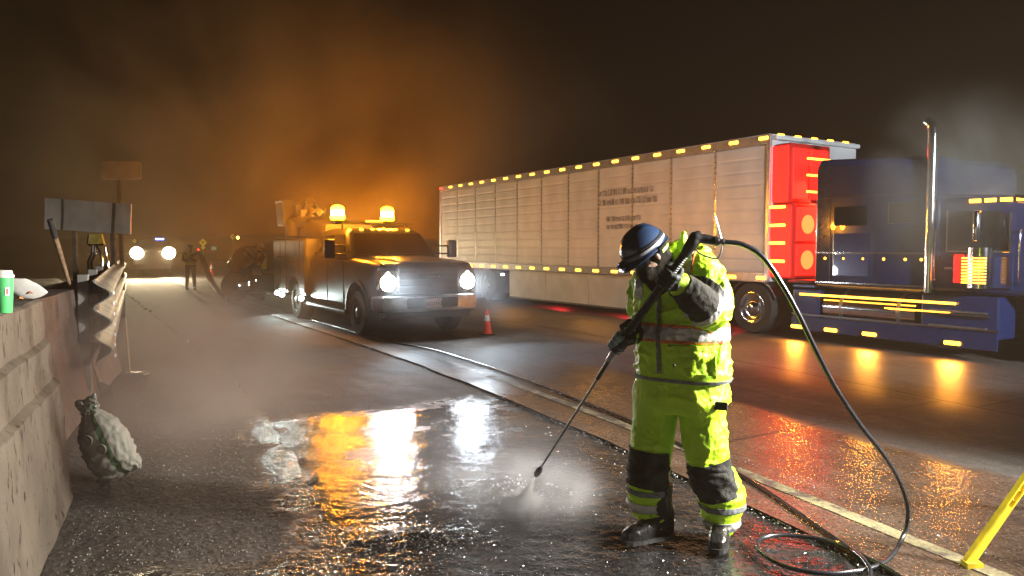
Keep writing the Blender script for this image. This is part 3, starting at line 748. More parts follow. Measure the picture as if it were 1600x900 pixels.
# sleeper, cab, hood lofted along x
def lof(x, y0, y1, z0, z1, r): return (x, (y1 - y0) / 2, z0, z1, r, (y0 + y1) / 2)
b = BM(); loftx(b, [lof(1.0, .02, 2.5, .95, 3.05, .1), lof(1.05, .0, 2.55, .93, 3.12, .12), lof(2.9, .0, 2.55, .93, 3.0, .12), lof(2.98, .03, 2.5, .95, 2.9, .1)]); sl = obj('sleeper', b, M['blue'], t2, smooth=30)
b = BM(); b2(b, (1.35, -.012, 1.15), (2.0, .01, 1.85), .01); dq = obj('sleeper_door', b, M['blue'], sl)
b = BM(); b2(b, (1.36, -.018, 1.98), (1.95, .012, 2.3), .02); obj('sleeper_window', b, M['glass'], sl)
for z in (1.02, 1.52): 
    b = BM(); b2(b, (1.02, -.02, z), (2.95, -.004, z + .03), .004); obj('chrome_trim', b, M['chrome'], sl)
b = BM(); loftx(b, [lof(3.0, .05, 2.5, .95, 2.42, .1), lof(3.9, .06, 2.49, .95, 2.36, .1), lof(4.5, .12, 2.43, .95, 2.2, .1), lof(4.75, .2, 2.35, .95, 1.9, .1)]); cbn = obj('cab', b, M['blue'], t2, smooth=30)
b = BM(); b2(b, (3.12, .035, 1.05), (4.1, .06, 1.5), .01); obj('door', b, M['blue'], cbn)
b = BM(); prism(b, [V(3.2, .045, 1.58), V(4.05, .045, 1.58), V(3.95, .045, 2.12), V(3.2, .045, 2.16)], V(0, -.02, 0)); obj('window', b, M['glass'], cbn)
b = BM(); loftx(b, [lof(4.7, .35, 2.2, .9, 1.75, .12), lof(6.6, .45, 2.1, .85, 1.55, .15), lof(6.9, .55, 2.0, .8, 1.45, .1)]); obj('hood', b, M['blue'], t2, smooth=30)
b = BM(); b2(b, (6.8, .1, .35), (7.1, 2.45, .75), .03); obj('bumper', b, M['chrome'], t2)
b = BM(); prism(b, [V(4.1, .0, 2.30), V(4.75, .12, 2.18), V(4.78, 2.4, 2.18), V(4.1, 2.55, 2.30)], V(0, 0, .05)); obj('sun_visor', b, M['black'], t2)
for k in range(6):
    b = BM(); b2(b, (3.5 + k * .2, .02 + .01 * k, 2.26 - .0 * k), (3.64 + k * .2, .06 + .01 * k, 2.31)); obj('roof_lamp', b, M['amber_m'], cbn)
for x0_, x1_, z0_, z1_ in ((3.19, 3.215, 1.56, 2.17), (4.04, 4.065, 1.56, 2.10), (3.19, 4.06, 1.555, 1.58)):
    b = BM(); b2(b, (x0_, .015, z0_), (x1_, .05, z1_), .004); obj('window_frame', b, M['chrome'], cbn)
b = BM(); b2(b, (3.18, .022, 1.30), (3.34, .05, 1.34), .008); obj('door_handle', b, M['chrome'], cbn)
for x_ in (3.06, 4.2):
    b = BM(); tube(b, smooth_path([(x_, .05, 1.15), (x_, -.03, 1.2), (x_, -.03, 1.8), (x_, .05, 1.85)], 4), .012, 8); obj('grab_handle', b, M['chrome'], cbn, smooth=60)
for x_ in (1.2, 1.55, 1.9, 2.25, 2.6, 2.85):
    b = BM(); sph(b, (x_, -.006, 1.44), .022, (1, .5, 1), 10, 6); obj('sleeper_lamp', b, M['amber_m'], sl)
for z_ in (1.0, 2.45):
    b = BM(); b2(b, (1.04, -.007, z_), (2.92, .012, z_ + .012)); obj('panel_seam', b, M['black'], sl)
for x_ in (1.28, 2.1):
    b = BM(); b2(b, (x_, -.006, 1.05), (x_ + .012, .012, 2.44)); obj('panel_seam', b, M['black'], sl)
b = BM(); b2(b, (2.3, -.016, 2.0), (2.75, .012, 2.32), .02); obj('side_vent', b, M['black'], sl)
b = BM(); b2(b, (1.40, -.022, 1.5), (1.5, .0, 1.54), .006); obj('door_handle', b, M['chrome'], sl)
for k in range(5):
    b = BM(); b2(b, (5.0 + k * .16, .33, 1.25), (5.1 + k * .16, .36, 1.5), .01); obj('hood_vent', b, M['chrome'], t2)
# cab access steps and tank filler
for z_ in (.46, .68):
    b = BM(); b2(b, (3.0, -.035, z_), (3.8, .03, z_ + .025), .005); obj('step', b, M['steel'], t2)
b = BM(); cyl(b, (2.1, .18, .86), (2.1, .13, .93), .05, seg=14); obj('filler_cap', b, M['chrome'], tk_) if False else b.free()
# grid of amber lamps on the air cleaner
b = BM(); cyl(b, (3.72, -.06, 1.05), (3.72, -.06, 1.62), .17, seg=24); ac = obj('air_cleaner', b, M['chrome'], t2, smooth=40)
for k in range(9):
    b = BM(); z = 1.12 + k * .043; b2(b, (3.56, -.245, z), (3.88, -.225, z + .02)); obj('amber_bar', b, M['amber_m'], ac)
b = BM(); b2(b, (3.40, -.15, 1.12), (3.53, -.12, 1.52), .01); obj('red_lamp_strip', b, M['redglow'], ac)
b = BM(); tube(b, [(2.98, -.02, .95), (2.98, -.02, 3.3)], .07, 16); tube(b, smooth_path([(2.98, -.02, 3.3), (2.96, -.02, 3.42), (2.88, -.03, 3.5)], 4), .07, 16); obj('exhaust_stack', b, M['chrome'], t2, smooth=60)
b = BM(); cyl(b, (3.78, -.25, 1.75), (3.78, -.25, 2.1), .02); box(b, (.08, .16, .42), (3.8, -.33, 1.92), None, .03); obj('mirror', b, M['chrome'], t2, smooth=50)
# tank, battery box and skirted steps
b = BM(); tube(b, [(1.15, .33, .60), (2.75, .33, .60)], .30, 28); tk = obj('fuel_tank', b, M['chrome'], t2, smooth=40)
for x in (1.45, 2.45):
    b = BM(); tube(b, [(x, .33, .60), (x + .06, .33, .60)], .306, 28); obj('tank_strap', b, M['steel'], tk)
b = BM(); b2(b, (.55, .02, .93), (1.0, 2.5, .97)); b2(b, (.55, .02, .30), (1.08, .6, .9), .03); obj('battery_box', b, M['blue'], t2)
b = BM(); b2(b, (2.85, .02, .32), (3.95, .5, .93), .03); obj('step_box', b, M['blue'], t2)
b = BM(); b2(b, (.55, -.005, .17), (3.95, .03, .42), .01); sk = obj('chassis_skirt', b, M['blue'], t2)
b = BM(); b2(b, (.55, -.01, .44), (3.95, .02, .47)); b2(b, (3.2, -.03, .64), (3.85, .02, .67)); obj('chrome_trim', b, M['chrome'], t2)
b = BM(); b2(b, (.72, -.03, .79), (3.38, -.004, .825), .006); obj('amber_strip', b, M['amber_m'], t2)
b = BM(); b2(b, (2.3, -.03, .66), (3.3, -.006, .68)); obj('orange_strip', b, M['amber'], t2)
for x in (.68, 1.35, 2.05, 3.35):
    b = BM(); box(b, (.24, .035, .06), (x, -.025, .23), None, .018); obj('step_lamp', b, M['amber_m'], t2)
b = BM(); rs = []
for k in range(13):
    a = R(0 + 180 * k / 12); rs.append([V(5.6 + math.cos(a) * r_, y, .5 + math.sin(a) * r_ * .98) for r_, y in ((.6, .0), (.65, .0), (.65, .6), (.6, .6))])
rings(b, rs); obj('front_fender', b, M['blue'], t2, smooth=40)
b = BM(); prism(b, [V(.4, .05, 1.0), V(.9, .05, 1.0), V(.9, .08, 1.05), V(.4, .08, 1.05)], V(0, 2.3, 0)); obj('deck_plate', b, M['steel'], t2)
Tn = wm(tr)
lamp('nose_glow', 'AREA', Tn @ Vector((.6, .9, 2.2)), (1, .05, .02), 160, 1.4, Tn @ Vector((2.5, -3.0, 0)), size_y=1.4)
for x in (.68, 2.05, 3.35): lamp('step_light', 'AREA', Tn @ Vector((x, -.06, .23)), (1, .36, .04), 16, .25, Tn @ Vector((x, -1.2, 0)), size_y=.08)
for x in (-1.5, -4.5, -7.5): lamp('underbody_light', 'AREA', Tn @ Vector((x, .6, .55)), (1, .03, .04), 9, .6, Tn @ Vector((x, -.2, 0)), size_y=.3)
for x in (-1, -5, -9): lamp('rail_light', 'AREA', Tn @ Vector((x, -.10, 1.0)), (1, .4, .05), 5, 1.6, Tn @ Vector((x, -2.0, 0)), size_y=.06)
# ---------------------------------------------------------------- clothes and body tools
def ridge(p, k=2.2): return (1 - min(1, abs(noise.noise(p)) * 2.4)) ** k
def folds(amp, axis=None, fr_=7, seed=0):
    ax = (axis or Vector((0, 0, 1))).normalized()
    def f(co, n):
        p = co + Vector((seed, seed * 2.1, 0)); p = p + Vector((noise.noise(p * 4), noise.noise(p * 4 + Vector((9, 0, 0))), noise.noise(p * 4 + Vector((0, 9, 0))))) * .06
        al = ax * p.dot(ax); q = (p - al) * fr_ + al * fr_ * .42
        q2 = (p - al) * fr_ * .7 + al * fr_ * 2.0
        calm = max(.15, min(1.25, .62 + 1.5 * noise.noise(co * 2.6 + Vector((seed, 4, 2)))))
        return calm * amp * (ridge(q) * .9 + ridge(q2 + Vector((3, 3, 3)), 3) * .8 + .35 * ridge(q * 2.3, 2) - .75) + amp * .25 * noise.noise(p * 45)
    return f
def hivis(name, c1, c2, rough=.42):
    m = mat(name, c1, rough, var=.2, vs=7, col2=c2, bump=.5, bs=160, sheen=0); return m
M['vis'] = hivis('hi_vis_fabric', (.62, .96, .02), (.46, .80, .015))
M['refl'] = mat('reflective_tape', (.62, .62, .60), .35, .35, var=.25, vs=14, bump=.3, bs=90)
M['orange'] = mat('orange_trim', (.95, .22, .04), .55, var=.15)
M['patch'] = mat('dark_knee_fabric', (.045, .045, .042), .7, spec=.2, var=.4, vs=9, bump=.5, bs=140)
M['sleeve_dark'] = mat('stained_dark_fabric', (.012, .0115, .01), .8, vs=11, col2=(.045, .042, .035), spec=.15, bump=.5, bs=120)
M['stain'] = mat('dried_paint_stain', (.5, .5, .46), .7, var=.3, vs=30)
M['glove'] = mat('work_glove', (.018, .026, .026), .6, spec=.3, var=.4, vs=20, bump=.5, bs=120)
M['knuckle'] = mat('glove_back_highlight', (.30, .46, .46), .5, var=.3, vs=25, bump=.4, bs=120)
M['skin'] = mat('skin', (.17, .09, .055), .5, var=.12, vs=20, bump=.2, bs=150)
M['boot'] = mat('wet_boot_leather', (.022, .021, .02), .28, var=.3, vs=14, bump=.5, bs=60)
M['sole'] = mat('boot_sole', (.015, .015, .015), .6, bump=.3)
M['helmet'] = mat('blue_helmet_shell', (.022, .042, .095), .28, var=.1, vs=10, coat=.5)
M['helmet_band'] = mat('grey_helmet_strap', (.26, .26, .27), .5, var=.2, vs=30)
M['cloth_dark'] = mat('dark_face_cloth', (.014, .011, .008), .9, spec=.12, var=.3, vs=18, bump=.5, bs=120)
M['zip'] = mat('grey_zip_tape', (.16, .17, .18), .5, var=.2, vs=30)

def eloft(bm, rows, nf, seg=40, e=2.4):
    """rows: (centre, side half width, depth half width, side axis); superellipse sections"""
    rs = []
    for c, a, b_, U in rows:
        U = U.normalized(); W_ = U.cross(Vector((0, 0, 1))).normalized() if nf is None else nf
        r = []
        for k in range(seg):
            t = 2 * math.pi * k / seg; ct, st = math.cos(t), math.sin(t)
            r.append(c + U * (a * math.copysign(abs(ct) ** (2 / e), ct)) + W_ * (b_ * math.copysign(abs(st) ** (2 / e), st)))
        rs.append(r)
    rings(bm, rs)
def limb(bm, pts, rad, n=6, seg=20):
    sp_ = smooth_path(pts, n); rr = []
    for i in range(len(rad) - 1):
        for k in range(n): t = k / n; t = t * t * (3 - 2 * t); rr.append(rad[i] * (1 - t) + rad[i + 1] * t)
    rr.append(rad[-1]); tube(bm, sp_, rr, seg); sph(bm, sp_[0], rr[0], u=seg, v=12); sph(bm, sp_[-1], rr[-1], u=seg, v=12)
def grip_hand(bm, c, axis, back, wrist, r=.02, flip=1, s=1.0, fan=.0):
    """a gloved hand closed round a bar: palm on the side 'back', four separate fingers and a thumb round it"""
    axis = axis.normalized(); back = (back - axis * back.dot(axis)).normalized(); q = axis.cross(back) * flip
    P = lambda ang, rr, o: c + axis * o + (back * math.cos(R(ang)) + q * math.sin(R(ang))) * rr
    pr = r + .017 * s
    for o in (-.030, -.010, .010, .030):
        tube(bm, [P(-48, pr, o * s), P(-15, pr * 1.08, o * s), P(20, pr * 1.1, o * s), P(52, pr * 1.04, o * s)], [.0155 * s, .018 * s, .0175 * s, .0145 * s], 10)
        for a_ in (-48, -15, 20, 52): sph(bm, P(a_, pr * 1.06, o * s), .0155 * s, u=10, v=8)
    for i, (o, ln, rr) in enumerate(((.034, 215, .0115), (.012, 238, .0122), (-.011, 228, .0118), (-.033, 196, .0102))):
        rf = r + .0115 * s; pts = []
        for k in range(9):
            a_ = 50 + (ln) * k / 8; bulge = 1.0 + .16 * math.exp(-((k - 2) / 1.1) ** 2) + .10 * math.exp(-((k - 5) / 1.1) ** 2)
            pts.append(P(a_, rf * bulge, (o * (1 + fan) - .004 * k / 8) * s))
        rad = [rr * s * (1.12 - .035 * k) for k in range(9)]; rad[2] *= 1.1; rad[5] *= 1.06
        tube(bm, pts, rad, 10); sph(bm, pts[-1], rad[-1], u=10, v=8); sph(bm, pts[2], rad[2] * 1.03, u=10, v=8)
    pts = [P(-40, pr, .03 * s), P(-75, r + .022 * s, .052 * s), P(-120, r + .017 * s, .060 * s), P(-165, r + .015 * s, .050 * s), P(-205, r + .014 * s, .040 * s)]
    rad = [.018 * s, .0165 * s, .0145 * s, .0135 * s, .0115 * s]; tube(bm, pts, rad, 10)
    for p, a_ in zip(pts, rad): sph(bm, p, a_, u=10, v=8)
    pc = P(-5, pr * 1.15, -.01 * s); d = wrist - pc
    tube(bm, [pc, pc + d * .35, pc + d * .7, wrist], [.028 * s, .033 * s, .032 * s, .036 * s], 14); sph(bm, wrist, .036 * s, u=12, v=8)

# ---------------------------------------------------------------- the man with the pressure washer
WB = G(1062, 858)
wk = thing('person', 'man in yellow-green hi-vis jacket and trousers with blue helmet spraying the wet road', 'person', WB)
NF = Vector((-.55, -.835, 0)); US = Vector((.835, -.55, 0))
sc_ = lambda x, y, Y=4.02: A(x, y, Y)
torso = [(1066, 590, .258, .168), (1067, 578, .264, .172), (1066, 550, .258, .170), (1065, 517, .248, .166), (1061, 480, .254, .170), (1058, 445, .254, .170), (1058, 420, .235, .155), (1056, 404, .18, .125), (1052, 392, .10, .09)]
LA = [A(1090, 420, 3.93), A(1108, 455, 3.85), A(1110, 486, 3.79), A(1090, 470, 3.72), A(1062, 444, 3.68)]
RA = [A(1018, 424, 4.12), A(1010, 462, 4.16), A(1008, 498, 4.12), A(995, 515, 4.02), A(986, 524, 3.94)]
LH, RH = A(1041, 432, 3.66), A(968, 537, 3.84)
LT_, LB_ = A(1079, 385, 3.58), A(838, 742, 4.42)
# lance axis: two straight pieces meeting at the lower hand
lax1 = (LT_ - RH).normalized(); lax2 = (RH - LB_).normalized()
LHc = RH + lax1 * (LH - RH).dot(lax1)
# body: one continuous surface from head to feet
HC = A(1012, 397, 3.90); fdir = Vector((-.72, -.30, -.56)).normalized()
udir = (Vector((-.35, -.1, 1)) - fdir * Vector((-.35, -.1, 1)).dot(fdir)).normalized(); rdir = fdir.cross(udir)
H = lambda f, u, r: HC + fdir * f + udir * u + rdir * r
HR = Matrix((rdir, fdir, udir)).transposed()
bm = BM()
sph(bm, H(-.01, .03, 0), 1, (.074, .096, .09), 24, 16, HR); sph(bm, H(.02, -.045, 0), 1, (.060, .072, .065), 20, 14, HR); sph(bm, H(.055, -.10, 0), 1, (.028, .028, .020), 16, 10, HR)
tube(bm, [H(.085, -.005, 0), H(.104, -.035, 0), H(.112, -.052, 0)], [.008, .011, .014], 10); sph(bm, H(.108, -.054, 0), .0145, u=10, v=8)
for r_ in (-1, 1):
    sph(bm, H(.078, .0, r_ * .03), .014, u=10, v=8); sph(bm, H(-.005, -.015, r_ * .074), 1, (.010, .018, .03), 10, 8, HR); sph(bm, H(.055, -.04, r_ * .036), .02, u=10, v=8); sph(bm, H(.098, -.055, r_ * .009), .008, u=8, v=6)
for u_ in (-.074, -.086): tube(bm, [H(.070, u_, -.026), H(.088, u_, 0), H(.070, u_, .026)], [.005, .0085, .005], 8)
limb(bm, [H(-.03, -.05, 0), A(1044, 418, 4.0), A(1054, 440, 4.02)], [.062, .062, .075])
eloft(bm, [(A(x, y, 4.02), a * .74, d_ * .72, US) for x, y, a, d_ in torso[:-1]] + [(A(1054, 398, 4.02), .09, .08, US)], NF)
limb(bm, LA, [.068, .058, .050, .044, .034]); limb(bm, RA, [.068, .056, .048, .042, .032])
grip_hand(bm, LHc, lax1, Vector((.45, -.55, -.5)), LA[-1], r=.022, s=.90, flip=-1)
grip_hand(bm, RH, lax1, Vector((.3, .6, .3)), RA[-1], r=.018, s=.90, flip=1)
RL = [A(1030, 600, 4.10), A(1022, 665, 4.09), A(1014, 735, 4.06), A(1012, 775, 4.10), A(1020, 812, 4.12)]
LL = [A(1098, 600, 3.99), A(1099, 665, 3.98), A(1109, 728, 3.98), A(1124, 780, 4.04), A(1126, 815, 4.07)]
limb(bm, RL, [.10, .088, .066, .062, .048]); limb(bm, LL, [.10, .088, .066, .062, .048])
def foot(bm, ank, d, k=1.0, zb=.035):
    d = Vector(d).normalized(); g = Vector((ank.x, ank.y, 0))
    limb(bm, [Vector((ank.x, ank.y, ank.z)) - d * .01, g + Vector((0, 0, .07 * k + zb)) - d * .02, g + d * .10 + Vector((0, 0, .045 * k + zb)), g + d * .17 + Vector((0, 0, .032 * k + zb))], [.045 * k, .048 * k, .042 * k, .034 * k])
GR, GL = G(1024, 842), G(1126, 843)
foot(bm, Vector((GR.x, GR.y, .12)), (-.93, -.36, 0), .62, .03); foot(bm, Vector((GL.x, GL.y, .12)), (-.38, -.92, 0), .62, .03)
body = remesh(bm, .0045, 4); bo = obj('body', body, M['skin'], wk, world=True)

# jacket with sleeves
bm = BM()
eloft(bm, [(A(x, y, 4.02), a, d_, US) for x, y, a, d_ in torso], NF, 48)
limb(bm, LA, [.112, .112, .108, .085, .062], 8, 24); limb(bm, RA, [.105, .098, .088, .070, .055], 8, 24)
# stand-up hood and collar
limb(bm, [A(1062, 402, 4.02), A(1066, 386, 4.0), A(1068, 366, 3.98)], [.05, .036, .020]); limb(bm, [A(1082, 400, 3.98), A(1096, 396, 3.94), A(1098, 388, 3.9)], [.06, .045, .025])
limb(bm, [A(1052, 394, 4.14), A(1075, 392, 4.14), A(1096, 402, 4.08)], [.06, .065, .06])
Jf = folds(.020, Vector((.1, 0, 1)), 6.0, 1)
def jd(co, n):
    k = 1.0
    hem = A(1066, 588, 4.02).z
    if co.z < hem + .03: k *= .3
    return Jf(co, n) * k
jk = remesh(bm, .0062, 3, jd); jo = obj('jacket', jk.copy(), M['vis'], wk, world=True)
zz = lambda py, Y=4.02: A(1060, py, Y).z
Cx = A(1062, 517, 4.02)
def between(z0, z1): return [(Vector((0, 0, z1)), Vector((0, 0, 1))), (Vector((0, 0, z0)), Vector((0, 0, -1)))]
def near_torso(c):                                # torso surface only, not the sleeves
    q = c - A(1064, 500, 4.02); q.z = 0
    a = q.dot(US) / .29; b_ = q.dot(NF) / .205; return a * a + b_ * b_ < 1.08 and (c - RA[2]).length > .03
cut_part(jk, between(zz(531), zz(503)), near_torso, .003, .002, 'orange_band', M['orange'], wk)
cut_part(jk, between(zz(527), zz(507)), near_torso, .0062, .002, 'reflective_band', M['refl'], wk)
# left chest strip of tape over the shoulder
sx = Vector((.835, -.55, 0)); sp0 = A(1078, 430, 3.86)
cut_part(jk, [(sp0 + sx * .022, sx), (sp0 - sx * .022, -sx), (Vector((0, 0, zz(476))), Vector((0, 0, -1)))], lambda c: near_torso(c) and c.z > zz(478) and (c - A(1064, 450, 4.02)).dot(NF) > .05, .003, .002, 'orange_strip', M['orange'], wk)
cut_part(jk, [(sp0 + sx * .013, sx), (sp0 - sx * .013, -sx), (Vector((0, 0, zz(476))), Vector((0, 0, -1)))], lambda c: near_torso(c) and c.z > zz(478) and (c - A(1064, 450, 4.02)).dot(NF) > .05, .006, .002, 'reflective_strip', M['refl'], wk)
sp1 = A(998, 450, 3.98)
cut_part(jk, [(sp1 + sx * .02, sx), (sp1 - sx * .03, -sx), (Vector((0, 0, zz(466))), Vector((0, 0, -1))), (Vector((0, 0, zz(436))), Vector((0, 0, 1)))], lambda c: (c - sp1).length < .16 and (c - A(1064, 450, 4.02)).dot(NF) > -.06, .004, .002, 'reflective_strip', M['refl'], wk)
# zip placket
zp = A(1020, 510, 3.84)
cut_part(jk, [(zp + sx * .011, sx), (zp - sx * .011, -sx), (Vector((0, 0, zz(578))), Vector((0, 0, -1)))], lambda c: near_torso(c) and c.z < zz(430) and (c - A(1064, 500, 4.02)).dot(NF) > .02, .0085, .003, 'zip_placket', M['zip'], wk)
# bellows pocket with a snap
pk = A(1078, 553, 3.83)
po = cut_part(jk, [(pk + sx * .125, sx), (pk - sx * .118, -sx), (Vector((0, 0, zz(577))), Vector((0, 0, -1))), (Vector((0, 0, zz(533))), Vector((0, 0, 1)))], lambda c: near_torso(c) and (c - A(1064, 550, 4.02)).dot(NF) > .03, .006, .012, 'pocket', M['vis'], wk)
b = BM(); sph(b, A(1053, 571, 3.80), .008, (1, .6, 1), 10, 6); obj('snap', b, M['black'], po, world=True)
b = BM(); hemr = [(A(x, y, 4.02), a, d_, US) for x, y, a, d_ in ((1066, 591, .262, .170), (1066.5, 586, .270, .177))]; eloft(b, hemr, NF, 48); obj('hem', b, M['zip'], wk, world=True, smooth=60)
# left forearm: dark sleeve panel, grey tape, stained
fa = (LA[4] - LA[2]).normalized()
def on_fore(lo, hi): return lambda c: lo - .02 < (c - LA[2]).dot(fa) < hi + .02 and (c - LA[2] - fa * (c - LA[2]).dot(fa)).length < .125 and c.y < 3.83 + .05
tF = (LA[4] - LA[2]).length
def sleeve_cut(lo, hi, off, nm, m): return cut_part(jk, [(LA[2] + fa * hi, fa), (LA[2] + fa * lo, -fa)], on_fore(lo, hi), off, .003, nm, m, wk)
sleeve_cut(.065, tF - .002, .004, 'sleeve_panel', M['sleeve_dark']); sleeve_cut(.03, .065, .004, 'reflective_band', M['refl'])
fr2 = (RA[4] - RA[2]).normalized()
cut_part(jk, [(RA[4] - fr2 * .0, fr2), (RA[4] - fr2 * .07, -fr2)], lambda c: (c - RA[4]).length < .13 and not near_torso(c), .004, .003, 'cuff_panel', M['sleeve_dark'], wk)

# trousers
bm = BM()
eloft(bm, [(A(1064, 560, 4.03), .225, .15, US), (A(1064, 590, 4.03), .25, .165, US), (A(1063, 620, 4.03), .26, .17, US), (A(1062, 642, 4.03), .24, .15, US)], NF, 44)
limb(bm, [RL[0], RL[1], RL[2], RL[3], A(1019, 799, 4.09)], [.140, .122, .113, .111, .094], 8, 26)
limb(bm, [LL[0], LL[1], LL[2], A(1127, 778, 4.03), A(1126, 812, 4.05)], [.140, .124, .113, .124, .094], 8, 26)
Tf = folds(.016, Vector((0, 0, 1)), 5.5, 5); Tg = folds(.012, Vector((0, 0, 1)), 9, 8)
def td(co, n):
    lo = co.z < .30
    sag = .012 * ridge(Vector((co.x * 3, co.y * 3, co.z * 16 + noise.noise(co * 5) * 1.5)), 1.5) if co.z < .42 else 0
    return Tf(co, n) * (1.15 if not lo else .8) + sag
tk_ = remesh(bm, .0062, 3, td); to = obj('trousers', tk_.copy(), M['vis'], wk, world=True)
def leg_band(ctr, z0, z1, off, nm, m, rr=.16, front=None, th=.003, tilt=0):
    U_ = Vector((tilt, 0, 1)).normalized()
    pl = [(Vector((ctr.x, ctr.y, z1)), U_), (Vector((ctr.x, ctr.y, z0)), -U_)]
    if front is not None: pl.append((ctr - front * .02, -front))
    return cut_part(tk_, pl, lambda c: (Vector((c.x, c.y, 0)) - Vector((ctr.x, ctr.y, 0))).length < rr and z0 - .1 < c.z < z1 + .1, off, th, nm, m, wk)
rc = RL[2].copy(); lc = LL[2].copy(); lc2 = A(1127, 790, 4.03); rc2 = A(1014, 785, 4.08)
zr = lambda py, Y=4.0: A(1000, py, Y).z
fR = Vector((-.75, -.66, 0)); fL = Vector((-.35, -.93, 0))
leg_band(rc, zr(762), zr(705), .004, 'knee_patch', M['patch'], .155, fR, .004, .10); leg_band(A(1112, 745, 3.94), zr(778), zr(714), .004, 'knee_patch', M['patch'], .155, fL, .004, -.25)
leg_band(rc2, zr(775), zr(765), .004, 'grey_band', M['zip'], .17); leg_band(rc2, zr(803), zr(789), .004, 'reflective_band', M['refl'], .17)
leg_band(lc2, zr(795), zr(786), .004, 'grey_band', M['zip'], .18); leg_band(lc2, zr(828), zr(812), .004, 'reflective_band', M['refl'], .18)
lp = A(1128, 640, 3.9)
b = BM(); box(b, (.10, .02, .045), A(1122, 634, 3.83), Matrix.Rotation(R(-25), 3, 'Z'), .008); obj('pocket_flap', b, M['patch'], wk, world=True, smooth=40)

# boots
def boot(g, d, nm='boot'):
    d = Vector(d).normalized(); n = Vector((-d.y, d.x, 0)); b = BM()
    rows = []
    for x, hw, z0, z1 in ((-.105, .030, .012, .10), (-.095, .040, .012, .20), (-.04, .046, .012, .215), (.02, .046, .012, .175), (.06, .047, .012, .125), (.11, .051, .012, .098), (.16, .048, .012, .082), (.195, .034, .016, .062), (.205, .018, .02, .045)):
        r = []
        for k in range(24):
            t = 2 * math.pi * k / 24; ct, st = math.cos(t), math.sin(t)
            r.append(g + d * x + n * hw * math.copysign(abs(ct) ** .75, ct) + Vector((0, 0, (z0 + z1) / 2 + (z1 - z0) / 2 * math.copysign(abs(st) ** .75, st))))
        rows.append(r)
    rings(b, rows); tube(b, [g + Vector((0, 0, .14)) - d * .03, g + Vector((0, 0, .31)) - d * .03], [.060, .066], 20)
    me = remesh(b, .005, 4, lambda co, nn: .004 * ridge(co * 16, 2) if co.z > .05 else 0)
    o = obj(nm, me, M['boot'], wk, world=True)
    b = BM(); rows = []
    for x, hw in ((-.118, .02), (-.11, .038), (-.05, .047), (.03, .046), (.11, .056), (.17, .053), (.205, .038), (.217, .018)):
        rows.append([g + d * x + n * hw * sx_ + Vector((0, 0, z)) for sx_, z in ((1, 0), (1, .026), (-1, .026), (-1, 0))])
    rings(b, rows); obj('sole', b, M['sole'], o, world=True)
    b = BM()
    for k in range(4):
        c = g + d * (.075 - .028 * k) + Vector((0, 0, .112 + .028 * k)); tube(b, [c - n * .03, c + d * .004 + Vector((0, 0, .006)), c + n * .03], .0035, 6)
    obj('lace', b, M['cloth_dark'], o, world=True)
boot(GR, (-.93, -.36, 0)); boot(GL, (-.38, -.92, 0))

# gloves over the hands
def glove(c, back, wr, r_, flip, cuff_r, m):
    b = BM(); grip_hand(b, c, lax1, back, wr, r=r_, s=1.08, flip=flip); me = remesh(b, .0032, 3); o = obj('glove', me, m, wk, world=True)
    d = (wr - c).normalized(); b = BM(); tube(b, [wr - d * .05, wr + d * .01, wr + d * .05], [.042, .050, .054], 18); obj('glove_cuff', b, M['glove'], o, world=True, smooth=60)
    return o, me
g1, _ = glove(LHc, Vector((.45, -.55, -.5)), LA[-1], .0215, -1, .05, M['glove'])
g2, gme = glove(RH, Vector((.3, .6, .3)), RA[-1], .0175, 1, .05, M['glove'])
# pale highlight coloured onto the upper side of the lower glove's fingers
gw = gme.copy(); gw.transform(wm(wk)); 
cut_part(gw, [(RH + Vector((-.02, -.01, .0)), Vector((.75, .1, -.6)).normalized())], lambda c: (c - RH).length < .075, .001, .0015, 'glove_highlight', M['knuckle'], wk)

# helmet: shell, ridges, rim, strap, goggles, lamp
RC = A(1006, 391, 3.885)
HH = lambda f, u, r: RC + fdir * f + udir * u + rdir * r
b = BM(); rs = []; n_ = 36
for j in range(13):
    t = R(90 * j / 12.3); cz, cr = math.sin(t), math.cos(t) ** .85; row = []
    for k in range(n_):
        a = 2 * math.pi * k / n_; rf, rr_ = .132, .108
        rid = .004 * math.exp(-((math.sin(a) * cr) / .12) ** 2) * (1 if j > 2 else 0) + .0025 * math.exp(-((abs(math.sin(a) * cr) - .45) / .07) ** 2) * (1 if j > 2 else 0)
        row.append(HH(math.cos(a) * rf * cr - .005, cz * (.128 + rid) + rid, math.sin(a) * rr_ * cr))
    rs.append(row)
rings(b, rs); he = obj('helmet', b, M['helmet'], wk, world=True, smooth=50)
b = BM(); rs = []
for k in range(n_ + 1):
    a = 2 * math.pi * k / n_; brim = .012 + .038 * max(0, math.cos(a)) ** 1.5
    c, s = math.cos(a), math.sin(a)
    rs.append([HH(c * (.130 + q) - .005, z - .25 * max(0, q - .004) * max(0, c), s * (.107 + q * .55)) for q, z in ((-.004, -.008), (brim, -.012), (brim, -.006), (-.002, .006))])
rings(b, rs, False); obj('helmet_brim', b, M['helmet'], he, world=True, smooth=50)
for u_, w_, m_ in ((.018, .007, M['helmet_band']), (.036, .0045, M['cloth_dark'])):
    b = BM(); rs = []
    for k in range(n_ + 1):
        a = 2 * math.pi * k / n_; q = 1 - (u_ / .16) ** 2
        rs.append([HH(math.cos(a) * (.1325 * q + e_) - .005, u_ + dz, math.sin(a) * (.1085 * q + e_)) for e_, dz in ((.0, -w_), (.004, -w_), (.004, w_), (.0, w_))])
    rings(b, rs, False); obj('lamp_strap', b, m_, he, world=True, smooth=60)
